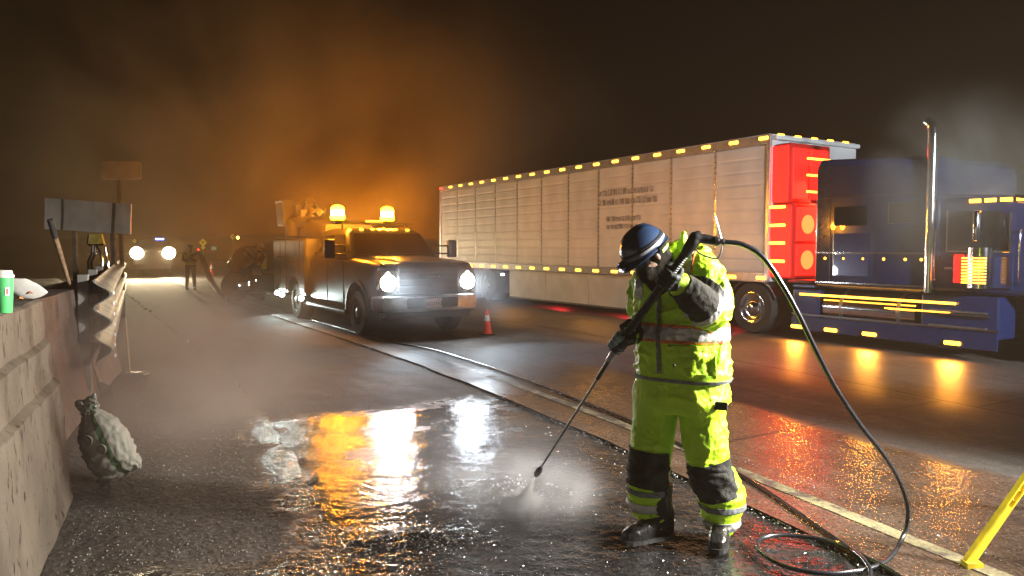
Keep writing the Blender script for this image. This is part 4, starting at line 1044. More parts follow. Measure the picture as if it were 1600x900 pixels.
b = BM(); box(b, (.05, .03, .032), HH(.142, .012, 0), HR, .006); tube(b, [HH(.15, .012, 0), HH(.175, .008, 0)], .017, 14); hl = obj('head_lamp', b, M['dark_plastic'], he, world=True, smooth=40)
b = BM(); sph(b, HH(.150, .016, .026), .0062, u=10, v=8); obj('blue_diode', b, emis('blue_diode', (.12, .3, 1), 14), hl, world=True)
b = BM(); sph(b, HH(.172, -.004, .004), .008, u=10, v=8); obj('white_diode', b, M['white_lamp'], hl, world=True)
b = BM()
for k in range(9):
    a = R(100 + 160 * k / 8); rs_ = 0
rs = []
for k in range(11):
    a = R(105 + 150 * k / 10); rs.append([HH(math.cos(a) * (.118 + e_) - .005, z, math.sin(a) * (.098 + e_)) for e_, z in ((0, -.045), (.006, -.045), (.012, -.010), (.006, -.010))])
rings(b, rs); obj('nape_band', b, M['vis'], he, world=True, smooth=60)
rs = []; b = BM()
for k in range(25):
    a = R(95 + 170 * k / 24); j_ = .005 * (k % 2); rs.append([HH(math.cos(a) * (.132 + e_ + j_) - .005, z, math.sin(a) * (.112 + e_ + j_)) for e_, z in ((0, -.022), (.006, -.022), (.006, -.006), (0, -.006))])
rings(b, rs); obj('nape_frill', b, M['cloth_dark'], he, world=True, smooth=60)
# face cloth over neck, ears and beard; safety glasses
b = BM()
sph(b, H(-.035, -.02, 0), 1, (.088, .085, .085), 24, 16, HR)
limb(b, [H(-.045, -.075, 0), A(1038, 424, 3.95), A(1048, 440, 3.96)], [.066, .085, .105]); limb(b, [A(1012, 430, 3.86), A(1030, 436, 3.88)], [.05, .075])
nk = remesh(b, .006, 3, folds(.008, Vector((0, 0, 1)), 12, 3)); obj('neck_gaiter', nk, M['cloth_dark'], wk, world=True)
b = BM()
for r_ in (-1, 1):
    rs = []
    for k in range(7):
        a = R(8 + 62 * k / 6); rs.append([H(.018 + math.cos(a) * (.082 + e_), z, r_ * math.sin(a) * (.072 + e_)) for e_, z in ((0, -.028), (.002, -.028), (.002, .012), (0, .012))])
    rings(b, rs)
gs = obj('safety_glasses', b, mat('glasses_lens', (.05, .045, .04), .1, .1, coat=.3), wk, world=True, smooth=60)
b = BM()
for r_ in (-1, 1): tube(b, [H(.045, .008, r_ * .076), H(-.03, .0, r_ * .084)], .003, 6)
obj('temple_arm', b, M['black'], gs, world=True)
# short dark beard along the jaw
b = BM(); rs = []
for k in range(13):
    a = R(-78 + 156 * k / 12); rs.append([H(.012 + math.cos(a) * q, z, math.sin(a) * q * .86) for q, z in ((.066, -.125), (.083, -.11), (.081, -.068), (.070, -.072))])
rings(b, rs); obj('beard', remesh(b, .005, 2, lambda c, n: .004 * noise.noise(c * 120)), mat('dark_beard', (.008, .006, .004), .9, spec=.12, bump=.6, bs=200), wk, world=True)

# ---------------------------------------------------------------- pressure washer lance
ln = thing('pressure_washer_lance', 'long black washer lance with ribbed sleeve and pistol grip held by the man', 'lance', LB_)
b = BM(); a0, a1 = RH - lax1 * .02, LT_ - lax1 * .02; n_ = 150; L_ = (a1 - a0).length
tube(b, [a0 + lax1 * L_ * k / n_ for k in range(n_ + 1)], [.0205 + (.0028 if k % 3 == 0 else -.0012) for k in range(n_ + 1)], 16); obj('ribbed_sleeve', b, M['dark_plastic'], ln, world=True, smooth=30)
b = BM(); tube(b, [RH - lax2 * .10, RH + lax1 * .02], .0145, 14); tube(b, [RH - lax2 * .125, RH - lax2 * .075], .018, 12); obj('collar', b, M['steel'], ln, world=True, smooth=40)
b = BM(); tube(b, [LB_ + lax2 * .03, RH - lax2 * .08], .0068, 12); obj('lance_tube', b, M['steel'], ln, world=True, smooth=60)
b = BM(); tube(b, [RH - lax2 * .27, RH - lax2 * .10], .011, 12); obj('lance_grip', b, M['dark_plastic'], ln, world=True, smooth=60)
b = BM(); tube(b, [LB_ - lax2 * .01, LB_ + lax2 * .012, LB_ + lax2 * .05, LB_ + lax2 * .08], [.012, .020, .020, .009], 16); obj('nozzle', b, M['dark_plastic'], ln, world=True, smooth=40)
g0 = A(1092, 371, 3.58); g1_ = A(1127, 377, 3.56)
b = BM(); limb(b, [LT_ - lax1 * .04, A(1083, 378, 3.58), A(1091, 366, 3.58)], [.026, .033, .018], 5, 14); limb(b, [A(1086, 372, 3.58), A(1100, 373, 3.575), A(1120, 377, 3.565)], [.032, .024, .021], 5, 14)
obj('pistol_grip', remesh(b, .004, 3), M['dark_plastic'], ln, world=True)
b = BM(); tube(b, [A(1117, 377, 3.565), A(1121, 377, 3.563)], .026, 16); tube(b, [A(1121, 377, 3.563), A(1132, 378, 3.56)], .014, 6); tube(b, [A(1128, 377.5, 3.56), A(1131, 378, 3.56)], .02, 6); obj('hose_coupling', b, M['steel'], ln, world=True, smooth=30)
b = BM(); tube(b, smooth_path([A(1086, 389, 3.57), A(1095, 397, 3.57), A(1108, 402, 3.565), A(1119, 404, 3.56), A(1125, 399, 3.56), A(1128, 385, 3.56), A(1127, 375, 3.56), A(1122, 355, 3.56), A(1117, 338, 3.56)], 6), .0045, 8); obj('trigger_guard', b, M['steel'], ln, world=True, smooth=60)

# the hose: gun, arc, coil on the road, long run back to the truck
M['hose'] = mat('black_hose', (.02, .022, .028), .25, var=.3, vs=30, coat=.3)
hp = [A(1131, 378, 3.56), A(1160, 382, 3.56), A(1192, 402, 3.56), A(1222, 445, 3.57), A(1247, 490, 3.58), A(1275, 548, 3.62), A(1305, 605, 3.68), A(1345, 665, 3.76), A(1383, 713, 3.84), A(1408, 757, 3.92), A(1419, 800, 3.95), A(1411, 838, 3.93)]
hp += [G(1388, 873, .014), G(1350, 890, .014), G(1290, 896, .014), G(1225, 884, .014), G(1187, 860, .014), G(1188, 842, .014), G(1225, 836, .014), G(1280, 842, .014), G(1325, 856, .014), G(1352, 878, .03), G(1360, 905, .014), G(1340, 960, .014)]
b = BM(); tube(b, smooth_path(hp, 7), .0125, 10); ho = obj('pressure_hose', b, M['hose'], smooth=60); tag(ho, 'black pressure hose arching from the lance grip down into a loop on the road', 'hose')
hp = [G(1440, 925, .014), G(1395, 893, .014), G(1330, 858, .014), G(1260, 810, .014), G(1200, 768, .014), G(1150, 738, .014), G(1085, 705, .014), G(1000, 664, .014), G(930, 635, .014), G(850, 603, .014), G(760, 572, .014), G(680, 547, .014), G(600, 532, .014), G(540, 515, .014), G(480, 498, .014), G(440, 486, .014)]
b = BM(); tube(b, smooth_path(hp, 7), .012, 10); ho = obj('supply_hose', b, M['hose'], smooth=60); tag(ho, 'black supply hose lying along the edge line back to the service truck', 'hose')
# ---------------------------------------------------------------- cone, sack, cup, shovel, signs
M['cone'] = mat('cone_red', (.85, .06, .02), .5, var=.15)
M['cone_white'] = mat('cone_white', (.8, .8, .78), .4)
def cone(p, h, label):
    t = thing('traffic_cone', label, 'traffic cone', p, .3, 'traffic cones on the road')
    b = BM(); b2(b, (-h * .27, -h * .27, 0), (h * .27, h * .27, h * .05), .01); obj('base', b, M['rubber'], t)
    b = BM(); lathe(b, [(h * .2, h * .05), (h * .185, h * .08), (h * .045, h * .97), (h * .035, h)], 24); obj('cone_body', b, M['cone'], t, smooth=50)
    b = BM(); lathe(b, [(h * .1155, h * .55), (h * .1165, h * .555), (h * .080, h * .78), (h * .078, h * .785)], 24); obj('reflective_collar', b, M['cone_white'], t, smooth=50)
    return t
cone(G(761, 523), .47, 'red traffic cone with a white collar beside the service truck')
cone(G(331, 431), .75, 'small far red traffic cone behind the worker with the suction hose')

# feed sack slumped against the end of the barrier
def sackmat():
    m = bpy.data.materials.new('woven_sack'); m.use_nodes = True; N, L = nt(m); b = N['Principled BSDF']
    tc = N.new('ShaderNodeTexCoord'); sp_ = N.new('ShaderNodeSeparateXYZ'); L.new(tc.outputs['UV'], sp_.inputs[0])
    n = N.new('ShaderNodeTexNoise'); n.inputs['Scale'].default_value = 14; L.new(tc.outputs['Object'], n.inputs['Vector'])
    def rmp(sock, stops):
        r = N.new('ShaderNodeValToRGB'); r.color_ramp.interpolation = 'CONSTANT'; L.new(sock, r.inputs[0]); e = r.color_ramp.elements
        while len(e) < len(stops): e.new(.5)
        for q, (p, c) in zip(e, stops): q.position = p; q.color = (*c, 1)
        return r.outputs[0]
    a = N.new('ShaderNodeMath'); a.operation = 'MULTIPLY_ADD'; L.new(n.outputs['Fac'], a.inputs[0]); a.inputs[1].default_value = .05; L.new(sp_.outputs[1], a.inputs[2])
    W_ = (.8, .78, .68); Gr = (.16, .27, .14)
    base = rmp(a.outputs[0], [(0, W_), (.60, Gr), (.72, W_), (.9, (.62, .62, .5)), (.93, W_)])
    w_ = N.new('ShaderNodeTexWave'); w_.wave_type = 'BANDS'; w_.inputs['Scale'].default_value = 55; w_.inputs['Distortion'].default_value = 2; L.new(tc.outputs['Object'], w_.inputs['Vector'])
    mx = N.new('ShaderNodeMix'); mx.data_type = 'RGBA'; mx.blend_type = 'MULTIPLY'; mx.inputs[0].default_value = .35; L.new(base, mx.inputs[6]); L.new(n.outputs['Fac'], mx.inputs[7])
    L.new(mx.outputs[2], b.inputs['Base Color']); b.inputs['Roughness'].default_value = .45
    bp = N.new('ShaderNodeBump'); bp.inputs['Strength'].default_value = .3; bp.inputs['Distance'].default_value = .004; L.new(w_.outputs['Fac'], bp.inputs['Height']); L.new(bp.outputs[0], b.inputs['Normal'])
    return m
sg = G(158, 738); st = thing('feed_sack', 'crumpled white woven sack with a green band leaning on the barrier foot', 'sack', sg)
b = BM(); uvl = b.loops.layers.uv.new('UVMap')
bot = A(190, 744, 5.04); topn = A(133, 626, 5.0)
ax = (topn - bot).normalized(); sdv = Vector((.80, -.12, .30)); sdv = (sdv - ax * sdv.dot(ax)).normalized(); dpv = ax.cross(sdv)
prof = [(-.005, .10, .008), (0, .165, .02), (.05, .175, .07), (.16, .175, .115), (.28, .18, .12), (.38, .155, .10), (.46, .095, .06), (.51, .05, .03), (.545, .062, .035), (.585, .082, .02)]
pp = []
for i in range(len(prof) - 1):
    for k in range(8):
        t = k / 8; pp.append([prof[i][j] * (1 - t) + prof[i + 1][j] * t for j in range(3)])
pp.append(prof[-1]); rows = []; seg = 72
for s, w_, d_ in pp:
    r = []
    for k in range(seg):
        t = 2 * math.pi * k / seg; ct, st_ = math.cos(t), math.sin(t)
        p = bot + ax * s + sdv * (w_ * math.copysign(abs(ct) ** .72, ct)) + dpv * (d_ * math.copysign(abs(st_) ** 1.15, st_))
        nn = (sdv * ct + dpv * st_)
        cr = ridge(p * 7, 2) * .008 + ridge(p * 24 + Vector((5, 0, 0)), 2) * .014 * (1.6 if s < .25 else .7) + ridge(p * 55, 2) * .007
        p += nn * (cr - .018); p += ax * (.02 * noise.noise(p * 12)); 
        if s > .5: p += sdv * .02 * math.sin(k * .9) + ax * .02 * math.sin(k * .55)
        if p.z < .004: p.z = .004
        r.append(p)
    rows.append(r)
vs_ = [[b.verts.new(p) for p in r] for r in rows]
for i in range(len(vs_) - 1):
    for k in range(seg):
        f = b.faces.new((vs_[i][k], vs_[i][(k + 1) % seg], vs_[i + 1][(k + 1) % seg], vs_[i + 1][k]))
        for l, (ii, kk) in zip(f.loops, ((i, k), (i, k + 1), (i + 1, k + 1), (i + 1, k))): l[uvl].uv = (ii / len(vs_), .5 + .45 * math.cos(2 * math.pi * kk / seg))
b.faces.new(vs_[0][::-1]); b.faces.new(vs_[-1])
sk_o = obj('sack_cloth', b, sackmat(), st, world=True, smooth=180)
for fx, fz, rr in ((-.02, .33, .034), (.045, .24, .034)):
    c = bot + ax * fz + sdv * fx * 1.0 - dpv * 0
    fc = dpv if dpv.y < 0 else -dpv
    b = BM(); tube(b, [c + fc * .105, c + fc * .118], rr, 18); tube(b, [c + fc * .117, c + fc * .1195], rr * .45, 3); obj('printed_roundel', b, mat('sack_print', (.45, .45, .36), .5), sk_o, world=True)
# tall green paper cup on the barrier
cp = A(8, 486.5, 3.60); cp.z = 1.303
t = thing('paper_cup', 'tall green paper cup with a white lid standing on the barrier', 'cup', cp)
b = BM(); lathe(b, [(.030, .0), (.031, .003), (.041, .170), (.0415, .175)], 32); cu = obj('cup_body', b, mat('green_cup', (.08, .45, .14), .45, var=.05), t, smooth=50)
b = BM(); lathe(b, [(.043, .172), (.0445, .178), (.0435, .184), (.038, .188), (.035, .206), (.030, .207), (.028, .203), (.01, .203)], 32); obj('lid', b, mat('white_lid', (.7, .68, .62), .4), t, smooth=50)
b = BM(); rs = []
for k in range(7):
    a = R(-52 + 26 * k / 6); rs.append([V(math.cos(a) * q, math.sin(a) * q, z) for q, z in ((.0375, .085), (.0385, .085), (.0408, .125), (.0398, .125))])
rings(b, rs); obj('white_patch', b, M['cone_white'], cu)
b = BM(); rs = []
for k in range(5):
    a = R(-45 + 12 * k / 4); rs.append([V(math.cos(a) * q, math.sin(a) * q, z) for q, z in ((.0385, .092), (.0395, .092), (.0411, .118), (.0401, .118))])
rings(b, rs); obj('red_print', b, M['cone'], cu)
# white wrapper with leaves behind the cup
c = A(32, 450, 4.3)
b = BM(); rs = []
for k in range(13):
    t_ = k / 12; hw = .055 * math.sin(math.pi * min(1, t_ * 1.0 + .02)) ** .7 + .002; x = -.10 + .22 * t_
    rs.append([c + Vector((x, .02 * math.sin(a_) * hw * 10 + .06 * t_, hw * math.cos(a_) - .05 * (t_ - .4) + .006 * noise.noise(Vector((x * 30, a_, 0))))) for a_ in [2 * math.pi * q / 12 for q in range(12)]])
rings(b, rs); o = obj('plastic_bag', b, mat('white_plastic_bag', (.6, .58, .55), .4, var=.1, bump=.3, bs=20), smooth=60); tag(o, 'limp white plastic bag lying behind the green cup', 'bag')
M['leaf'] = mat('orange_leaf', (.6, .22, .04), .6, var=.3)
for px, py, s_ in ((45, 459, .022), (30, 467, .02)):
    c = A(px, py, 4.15); b = BM(); tube(b, [c - V(s_, .0, .004), c - V(s_ * .4, -.01, -.006), c + V(s_ * .3, .0, .008), c + V(s_, .01, 0)], [.002, s_ * .6, s_ * .5, .002], 6, flat=.5)
    o = obj('dead_leaf', b, M['leaf'], smooth=60); tag(o, 'orange dead leaf right below the tip of the white bag' if px > 40 else 'yellowish dead leaf between the green cup and the barrier top', 'leaf')

# long handled tools leaning by the barrier
M['wood'] = mat('worn_wood', (.26, .17, .1), .6, var=.3, vs=25)
p0, p1 = A(78, 343, 7.2), G(157, 603, .12)
t = thing('shovel', 'long handled shovel leaning beside the guardrail', 'shovel', (p1.x, p1.y, 0))
b = BM(); tube(b, [p0 + (p1 - p0) * k / 10 for k in range(11)], [.024, .024, .022] + [.018] * 8, 10); obj('handle', b, M['wood'], t, world=True, smooth=60)
b = BM(); tube(b, [p0, p0 + (p1 - p0) * .1], .027, 10); obj('grip', b, M['rubber'], t, world=True, smooth=60)
b = BM(); d = (p1 - p0).normalized(); s = Vector((1, .1, 0)); rs = []
for q, hw in ((-.05, .025), (0, .10), (.16, .11), (.22, .08), (.25, .02)):
    c = p1 + d * q; rs.append([c - s * hw, c - Vector((0, .03, 0)), c + s * hw, c - Vector((0, .026, 0))])
rings(b, rs); obj('blade', b, M['steel'], t, world=True)
# thrie-beam guardrail following the barrier line
t = thing('guardrail', 'grey corrugated steel guardrail running away beyond the concrete barrier', 'guardrail', G(160, 640))
gx, gh = A(163, 500, 7.3), 0
gd = Vector((-math.sin(R(27)), math.cos(R(27)), 0)); gn = Vector((gd.y, -gd.x, 0))      # gn: towards the road
ZG0, ZG1 = .46, 1.30
def gprof(off=0):
    out = []
    for k in range(33):
        u = k / 32; out.append((ZG0 + (ZG1 - ZG0) * u, .075 * math.cos(2 * math.pi * 3 * u) * -1 + off))
    return out
b = BM(); rs = []
for s in [0, .02] + [.6 * k for k in range(1, 26)]:
    bp0 = Vector((gx.x, gx.y, 0)) + gd * s
    row = [bp0 + gn * o_ + Vector((0, 0, z)) for z, o_ in gprof()] + [bp0 + gn * (o_ - .02) + Vector((0, 0, z)) for z, o_ in gprof()[::-1]]
    rs.append(row)
rings(b, rs); rl = obj('corrugated_rail', b, M['galv'], t, world=True, smooth=40)
for k in range(8):
    c = Vector((gx.x, gx.y, 0)) + gd * (.35 + 1.9 * k) - gn * .19
    b = BM(); box(b, (.10, .15, 1.35), c + Vector((0, 0, .675)), Matrix.Rotation(R(27), 3, 'Z'), .006); pst = obj('post', b, M['galv'], t, world=True)
    b = BM(); box(b, (.10, .14, .5), c + gn * .09 + Vector((0, 0, .9)), Matrix.Rotation(R(27), 3, 'Z'), .006); obj('block', b, M['wood'], pst, world=True)
for k in range(7):
    b = BM(); z = ZG0 + .08 + k * .105; p = Vector((gx.x, gx.y, z)) + gd * .05 + gn * .085; box(b, (.012, .03, .035), p, None, .003); obj('reflector_tab', b, M['cone_white'], t, world=True)
# bits of concrete block and papers at the guardrail foot
for (px, py, sz, lb, m_) in ((157, 588, (.18, .1, .14), 'white plastic jug lying at the foot of the guardrail', M['cone_white']), (140, 605, (.1, .1, .26), 'pale bent metal bracket standing by the barrier end', M['galv']), (209, 586, (.32, .14, .04), 'dark folded scraper lying on the gutter beyond the shovel', M['steel'])):
    c = G(px, py); b = BM(); rs = []
    for k in range(6):
        q = k / 5; e_ = 1 - .5 * q * q; rs.append([c + V(dx * sz[0] / 2 * e_ + .03 * q, dy * sz[1] / 2 * e_, sz[2] * q) for dx, dy in ((-1, -1), (1, -1), (1, 1), (-1, 1))])
    rings(b, rs); nm = 'plastic_jug' if m_ is M['cone_white'] else ('metal_bracket' if m_ is M['galv'] else 'scraper'); o = obj(nm, b, m_); tag(o, lb, nm.split('_')[-1])
    if nm == 'scraper':
        bb = BM(); tube(bb, [c + V(-.05, 0, .03), A(196, 498, c.y + .5)], .014, 8); hh = obj('handle', bb, M['wood'], o)

# message board trailer: blank metal panels on a mast, A-frame stand
YB = 15.0
tl, tr_, br, blq = A(70, 309, YB), A(205, 319, YB - .5), A(204, 366, YB - .5), A(70, 358, YB)
t = thing('message_board', 'wide blank metal message board turned away above the guardrail', 'message board', (tl.x + .9, YB, 0))
xs = [0, .19, .22, .60, .78, .82, 1]
for i in range(6):
    a, c = xs[i], xs[i + 1]; P = lambda u, v: (tl.lerp(tr_, u)).lerp(blq.lerp(br, u), v)
    bm_ = BM(); dd = V(0, .03 if i in (1, 4) else .05, 0); prism(bm_, [P(a, 0), P(c - .003, 0), P(c - .003, 1), P(a, 1)], dd)
    for v in bm_.verts: v.co.y += .014 * math.sin(v.co.x * 6 + v.co.z * 2)
    bmesh.ops.subdivide_edges(bm_, edges=bm_.edges[:], cuts=4, use_grid_fill=True)
    for v in bm_.verts: v.co.y += .03 * noise.noise(v.co * 1.8)
    obj('panel' if i not in (1, 4) else 'channel', bm_, M['alum'] if i not in (1, 4) else M['galv'], t, world=True, smooth=60)
for u in (.3, .75):
    p = tl.lerp(tr_, u); b = BM(); box(b, (.08, .08, p.z), (p.x, p.y + .12, p.z / 2)); obj('post', b, M['galv'], t, world=True)
# folding stand under the board, yellow light put into its board colour
c = A(150, 410, 12.5)
t = thing('arrow_board', 'small folded arrow board on splayed metal legs under the message board', 'arrow board', (c.x, c.y, 0))
hh = lambda px, py: A(px, py, 12.5)
b = BM(); prism(b, [hh(139, 366), hh(158, 366), hh(162, 382), hh(141, 382)], V(0, .06, 0)); obj('board', b, mat('yellow_lit_board', (.55, .42, .1), .35, .4, var=.3, vs=10), t, world=True)
b = BM()
for pts in ([(139, 366), (137, 382)], [(162, 382), (139, 383)]): tube(b, [hh(*q) for q in pts], .018, 8)
obj('board_frame', b, M['chrome'], t, world=True)
for pts in ([(145, 383), (144, 395), (138, 408)], [(149, 383), (148, 398), (143, 408)], [(150, 383), (157, 396), (160, 410)], [(165, 386), (166, 398), (169, 410)]):
    b = BM(); pt = [hh(*q) for q in pts]; g_ = pt[-1].copy(); g_.z = .0; tube(b, smooth_path(pt, 5) + [g_], .02, 8); obj('leg', b, M['chrome'], t, world=True, smooth=60)
# sign plate from behind on its post
YS = 17
t = thing('road_sign', 'blank back of a wide rectangular road sign on a single post above the message board', 'road sign', (A(188, 400, YS).x, YS, 0))
b = BM(); lo, hi = A(157, 281, YS), A(220, 252, YS); bw, bh = hi.x - lo.x, hi.z - lo.z
prism(b, [V(x_, 0, z_) for x_, z_ in rrect(bw / 2, 0, bh, .08, 4)], V(0, .02, 0), Matrix.Translation(((lo.x + hi.x) / 2, YS, lo.z))); obj('sign_plate', b, M['alum'], t, world=True)
for x_ in (-.0,):
    b = BM(); xc = A(188, 400, YS).x; b2(b, (xc - .04, YS + .025, 0), (xc + .04, YS + .085, lo.z + .3), .004); obj('post', b, M['galv'], t, world=True)
# far yellow diamonds, green sign, flasher
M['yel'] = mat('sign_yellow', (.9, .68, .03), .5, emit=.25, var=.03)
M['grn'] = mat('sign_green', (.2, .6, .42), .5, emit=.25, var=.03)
def diamond(px, py, rr_px, Y, label, lamp_=False, sub=False):
    c = A(px, py, Y); r_ = rr_px * Y / 1155; t = thing('warning_sign', label, 'warning sign', (c.x, Y, 0))
    b = BM(); prism(b, [c + V(-r_, 0, 0), c + V(0, 0, r_), c + V(r_, 0, 0), c + V(0, 0, -r_)], V(0, .04, 0)); pl_ = obj('sign_plate', b, M['yel'], t, world=True)
    b = BM(); b2(b, (c.x - r_ * .3, Y - .015, c.z + r_ * .05), (c.x + r_ * .3, Y - .003, c.z + r_ * .3)); b2(b, (c.x - r_ * .1, Y - .015, c.z - r_ * .3), (c.x + r_ * .12, Y - .003, c.z + r_ * .05)); obj('symbol', b, M['black'], pl_, world=True)
    if sub:
        b = BM(); q = c - V(0, 0, r_ * 1.15); prism(b, [q + V(-r_ * .6, 0, 0), q + V(0, 0, r_ * .3), q + V(r_ * .6, 0, 0), q + V(0, 0, -r_ * .6)], V(0, .04, 0)); obj('lower_plate', b, M['yel'], t, world=True)
    b = BM(); b2(b, (c.x - .05, Y + .045, 0), (c.x + .05, Y + .12, c.z)); obj('post', b, M['galv'], t, world=True)
    if lamp_:
        q = c + V(rr_px * 2.0 * Y / 1155, -.1, -1.3 * Y / 1155); b = BM(); sph(b, q, 2.2 * Y / 1155, (1, .5, 1), 14, 8); obj('flashing_lamp', b, emis('amber_flasher', (1, .5, .05), 30), t, world=True, smooth=60)
        b = BM(); tube(b, [c, q], .06, 6); obj('bracket', b, M['black'], t, world=True)
diamond(317, 379, 6.3, 75, 'yellow diamond sign with a smaller plate under it above the far worker', False, True)
diamond(363.5, 370, 4.2, 90, 'yellow diamond sign with a lit amber flasher beside it', True)
diamond(210, 376.5, 3.2, 75, 'tiny yellow diamond sign just above the far patrol truck headlights')
c = A(334, 388, 95); t = thing('road_sign', 'small green rectangular sign right of the double yellow diamond', 'road sign', (c.x, 95, 0))
b = BM(); b2(b, (c.x - .33, 95, c.z - .22), (c.x + .33, 95.04, c.z + .22)); obj('sign_plate', b, M['grn'], t, world=True)
b = BM(); b2(b, (c.x - .05, 95.05, 0), (c.x + .05, 95.1, c.z)); obj('post', b, M['galv'], t, world=True)
for px, py, Y, lb in ((310, 390, 60, 'tiny red lamp on a post by the far worker shoulder'),):
    c = A(px, py, Y); t = thing('red_lantern', lb, 'lantern', (c.x, Y, 0)); b = BM(); sph(b, c, .075, u=12, v=8); obj('lamp_globe', b, M['red_lamp'], t, world=True); b = BM(); cyl(b, (c.x, Y, 0), (c.x, Y, c.z - .05), .03); obj('post', b, M['galv'], t, world=True)

# far patrol truck facing the camera
t = thing('patrol_truck', 'far truck facing the camera with two glaring warm headlights and a blue roof lamp', 'truck', G(240, 433), rotz_of(Vector((.42, -.907, 0))))
b = BM(); loftx(b, [(0, .85, .7, 1.35, .1), (-.2, .98, .55, 1.5, .12), (-1.3, 1.0, .5, 1.55, .12), (-5.2, 1.0, .5, 1.5, .12)]); obj('body', b, M['tpaint'], t, smooth=40)
b = BM(); rings(b, [cabring(-1.2, -3.4, .92, 1.5), cabring(-1.8, -3.2, .75, 2.05)]); obj('cab', b, M['glass'], t, smooth=40)
fc = G(240, 433)
for y in (-.80, .80):
    b = BM(); tube(b, [(.0, y, 1.33), (.05, y, 1.33)], .32, 24); obj('headlight', b, M['head_warm'], t)
    for x in (-1.0, -4.2): wheel(t, x, y, .4, .26, 1 if y > 0 else -1, M['steel'])
b = BM(); b2(b, (-2.6, -.5, 2.06), (-2.35, .1, 2.16)); obj('roof_lamp', b, M['black'], t); b = BM(); b2(b, (-2.58, .1, 2.07), (-2.36, .55, 2.17)); obj('blue_lamp', b, M['blue_lamp'], t)
b = BM(); loftx(b, [(-.1, .98, .45, .7, .05), (.15, .9, .45, .7, .05)]); obj('bumper', b, M['chrome'], t)
Pm = wm(t)
for y in (-.8, .8): lamp('headlight_beam', 'SPOT', Pm @ V(.15, y, 1.33), (1, .8, .48), 2500, .14, Pm @ V(20, y * 2, 0), 80, .8)

# vacuum trailer behind the service truck
c = G(372, 469); t = thing('vacuum_trailer', 'dark rounded vacuum trailer with a pale side panel behind the service truck', 'trailer', c, rotz_of(Vector((.95, -.3, 0))))
Yv = c.y; av = lambda px, py, dy=0: A(px, py, Yv + dy)
b = BM(); sil = [av(355, 440), av(357, 412), av(362, 398), av(371, 388), av(381, 384), av(398, 384), av(402, 425), av(440, 430), av(440, 452), av(385, 456), av(360, 452)]
prism(b, sil, V(.15, 1.7, 0)); bmesh.ops.bevel(b, geom=[e for e in b.edges], offset=.05, segments=2, affect='EDGES'); obj('housing', b, mat('dark_green_tank', (.035, .04, .03), .4, var=.3), t, world=True, smooth=40)
b = BM(); prism(b, [av(375, 426, -.03), av(380, 398, -.03), av(385, 387, -.03), av(402, 387, -.03), av(402, 412, -.03)], V(0, .04, 0)); obj('side_panel', b, mat('pale_panel', (.45, .45, .42), .4, var=.15), t, world=True)
b = BM(); prism(b, [av(394, 418, -.03), av(408, 412, -.03), av(408, 430, -.03), av(394, 430, -.03)], V(0, .04, 0)); obj('lower_panel', b, M['bodypaint'], t, world=True)
b = BM(); prism(b, [av(371, 442, -.35), av(387, 441, -.35), av(389, 453, -.35), av(371, 454, -.35)], V(0, .04, 0)); obj('fender_plate', b, M['bodypaint'], t, world=True)
for px, py in ((374, 446), (389, 441), (389, 445), (400, 438)):
    b = BM(); sph(b, av(px, py, -.40), .02, u=8, v=6); obj('marker_lamp', b, M['white_lamp'], t, world=True)
for dx, dy in ((0, -.15), (.1, 1.4)):
    b = BM(); cc = av(372, 448, 0); lathe(b, [(.2, -.14), (.42, -.14), (.44, -.1), (.44, .1), (.42, .14), (.2, .14)], 28, Matrix.Translation((cc.x + dx, cc.y + dy, .44)) @ Matrix.Rotation(R(90), 4, 'X')); wv = obj('wheel', b, M['rubber'], t, world=True, smooth=40)
    b = BM(); lathe(b, [(.01, -.08), (.2, -.1), (.21, .1), (.01, .08)], 18, Matrix.Translation((cc.x + dx, cc.y + dy, .44)) @ Matrix.Rotation(R(90), 4, 'X')); obj('rim', b, M['steel'], wv, world=True, smooth=40)
b = BM(); tube(b, smooth_path([av(376, 424, -.15), av(390, 418, -.2), av(402, 409, -.2), av(412, 400, -.1)], 6), .07, 10); obj('discharge_pipe', b, M['black'], t, world=True, smooth=60)
b = BM(); tube(b, [av(385, 456), av(455, 455, -.5)], .05, 4); obj('tow_bar', b, M['black'], t, world=True)
for pts in ([(362, 402), (361, 410)], [(358, 408), (356, 418)]):
    b = BM(); tube(b, [av(*q, -.06) for q in pts], .03, 8); obj('chrome_fitting', b, M['chrome'], t, world=True)

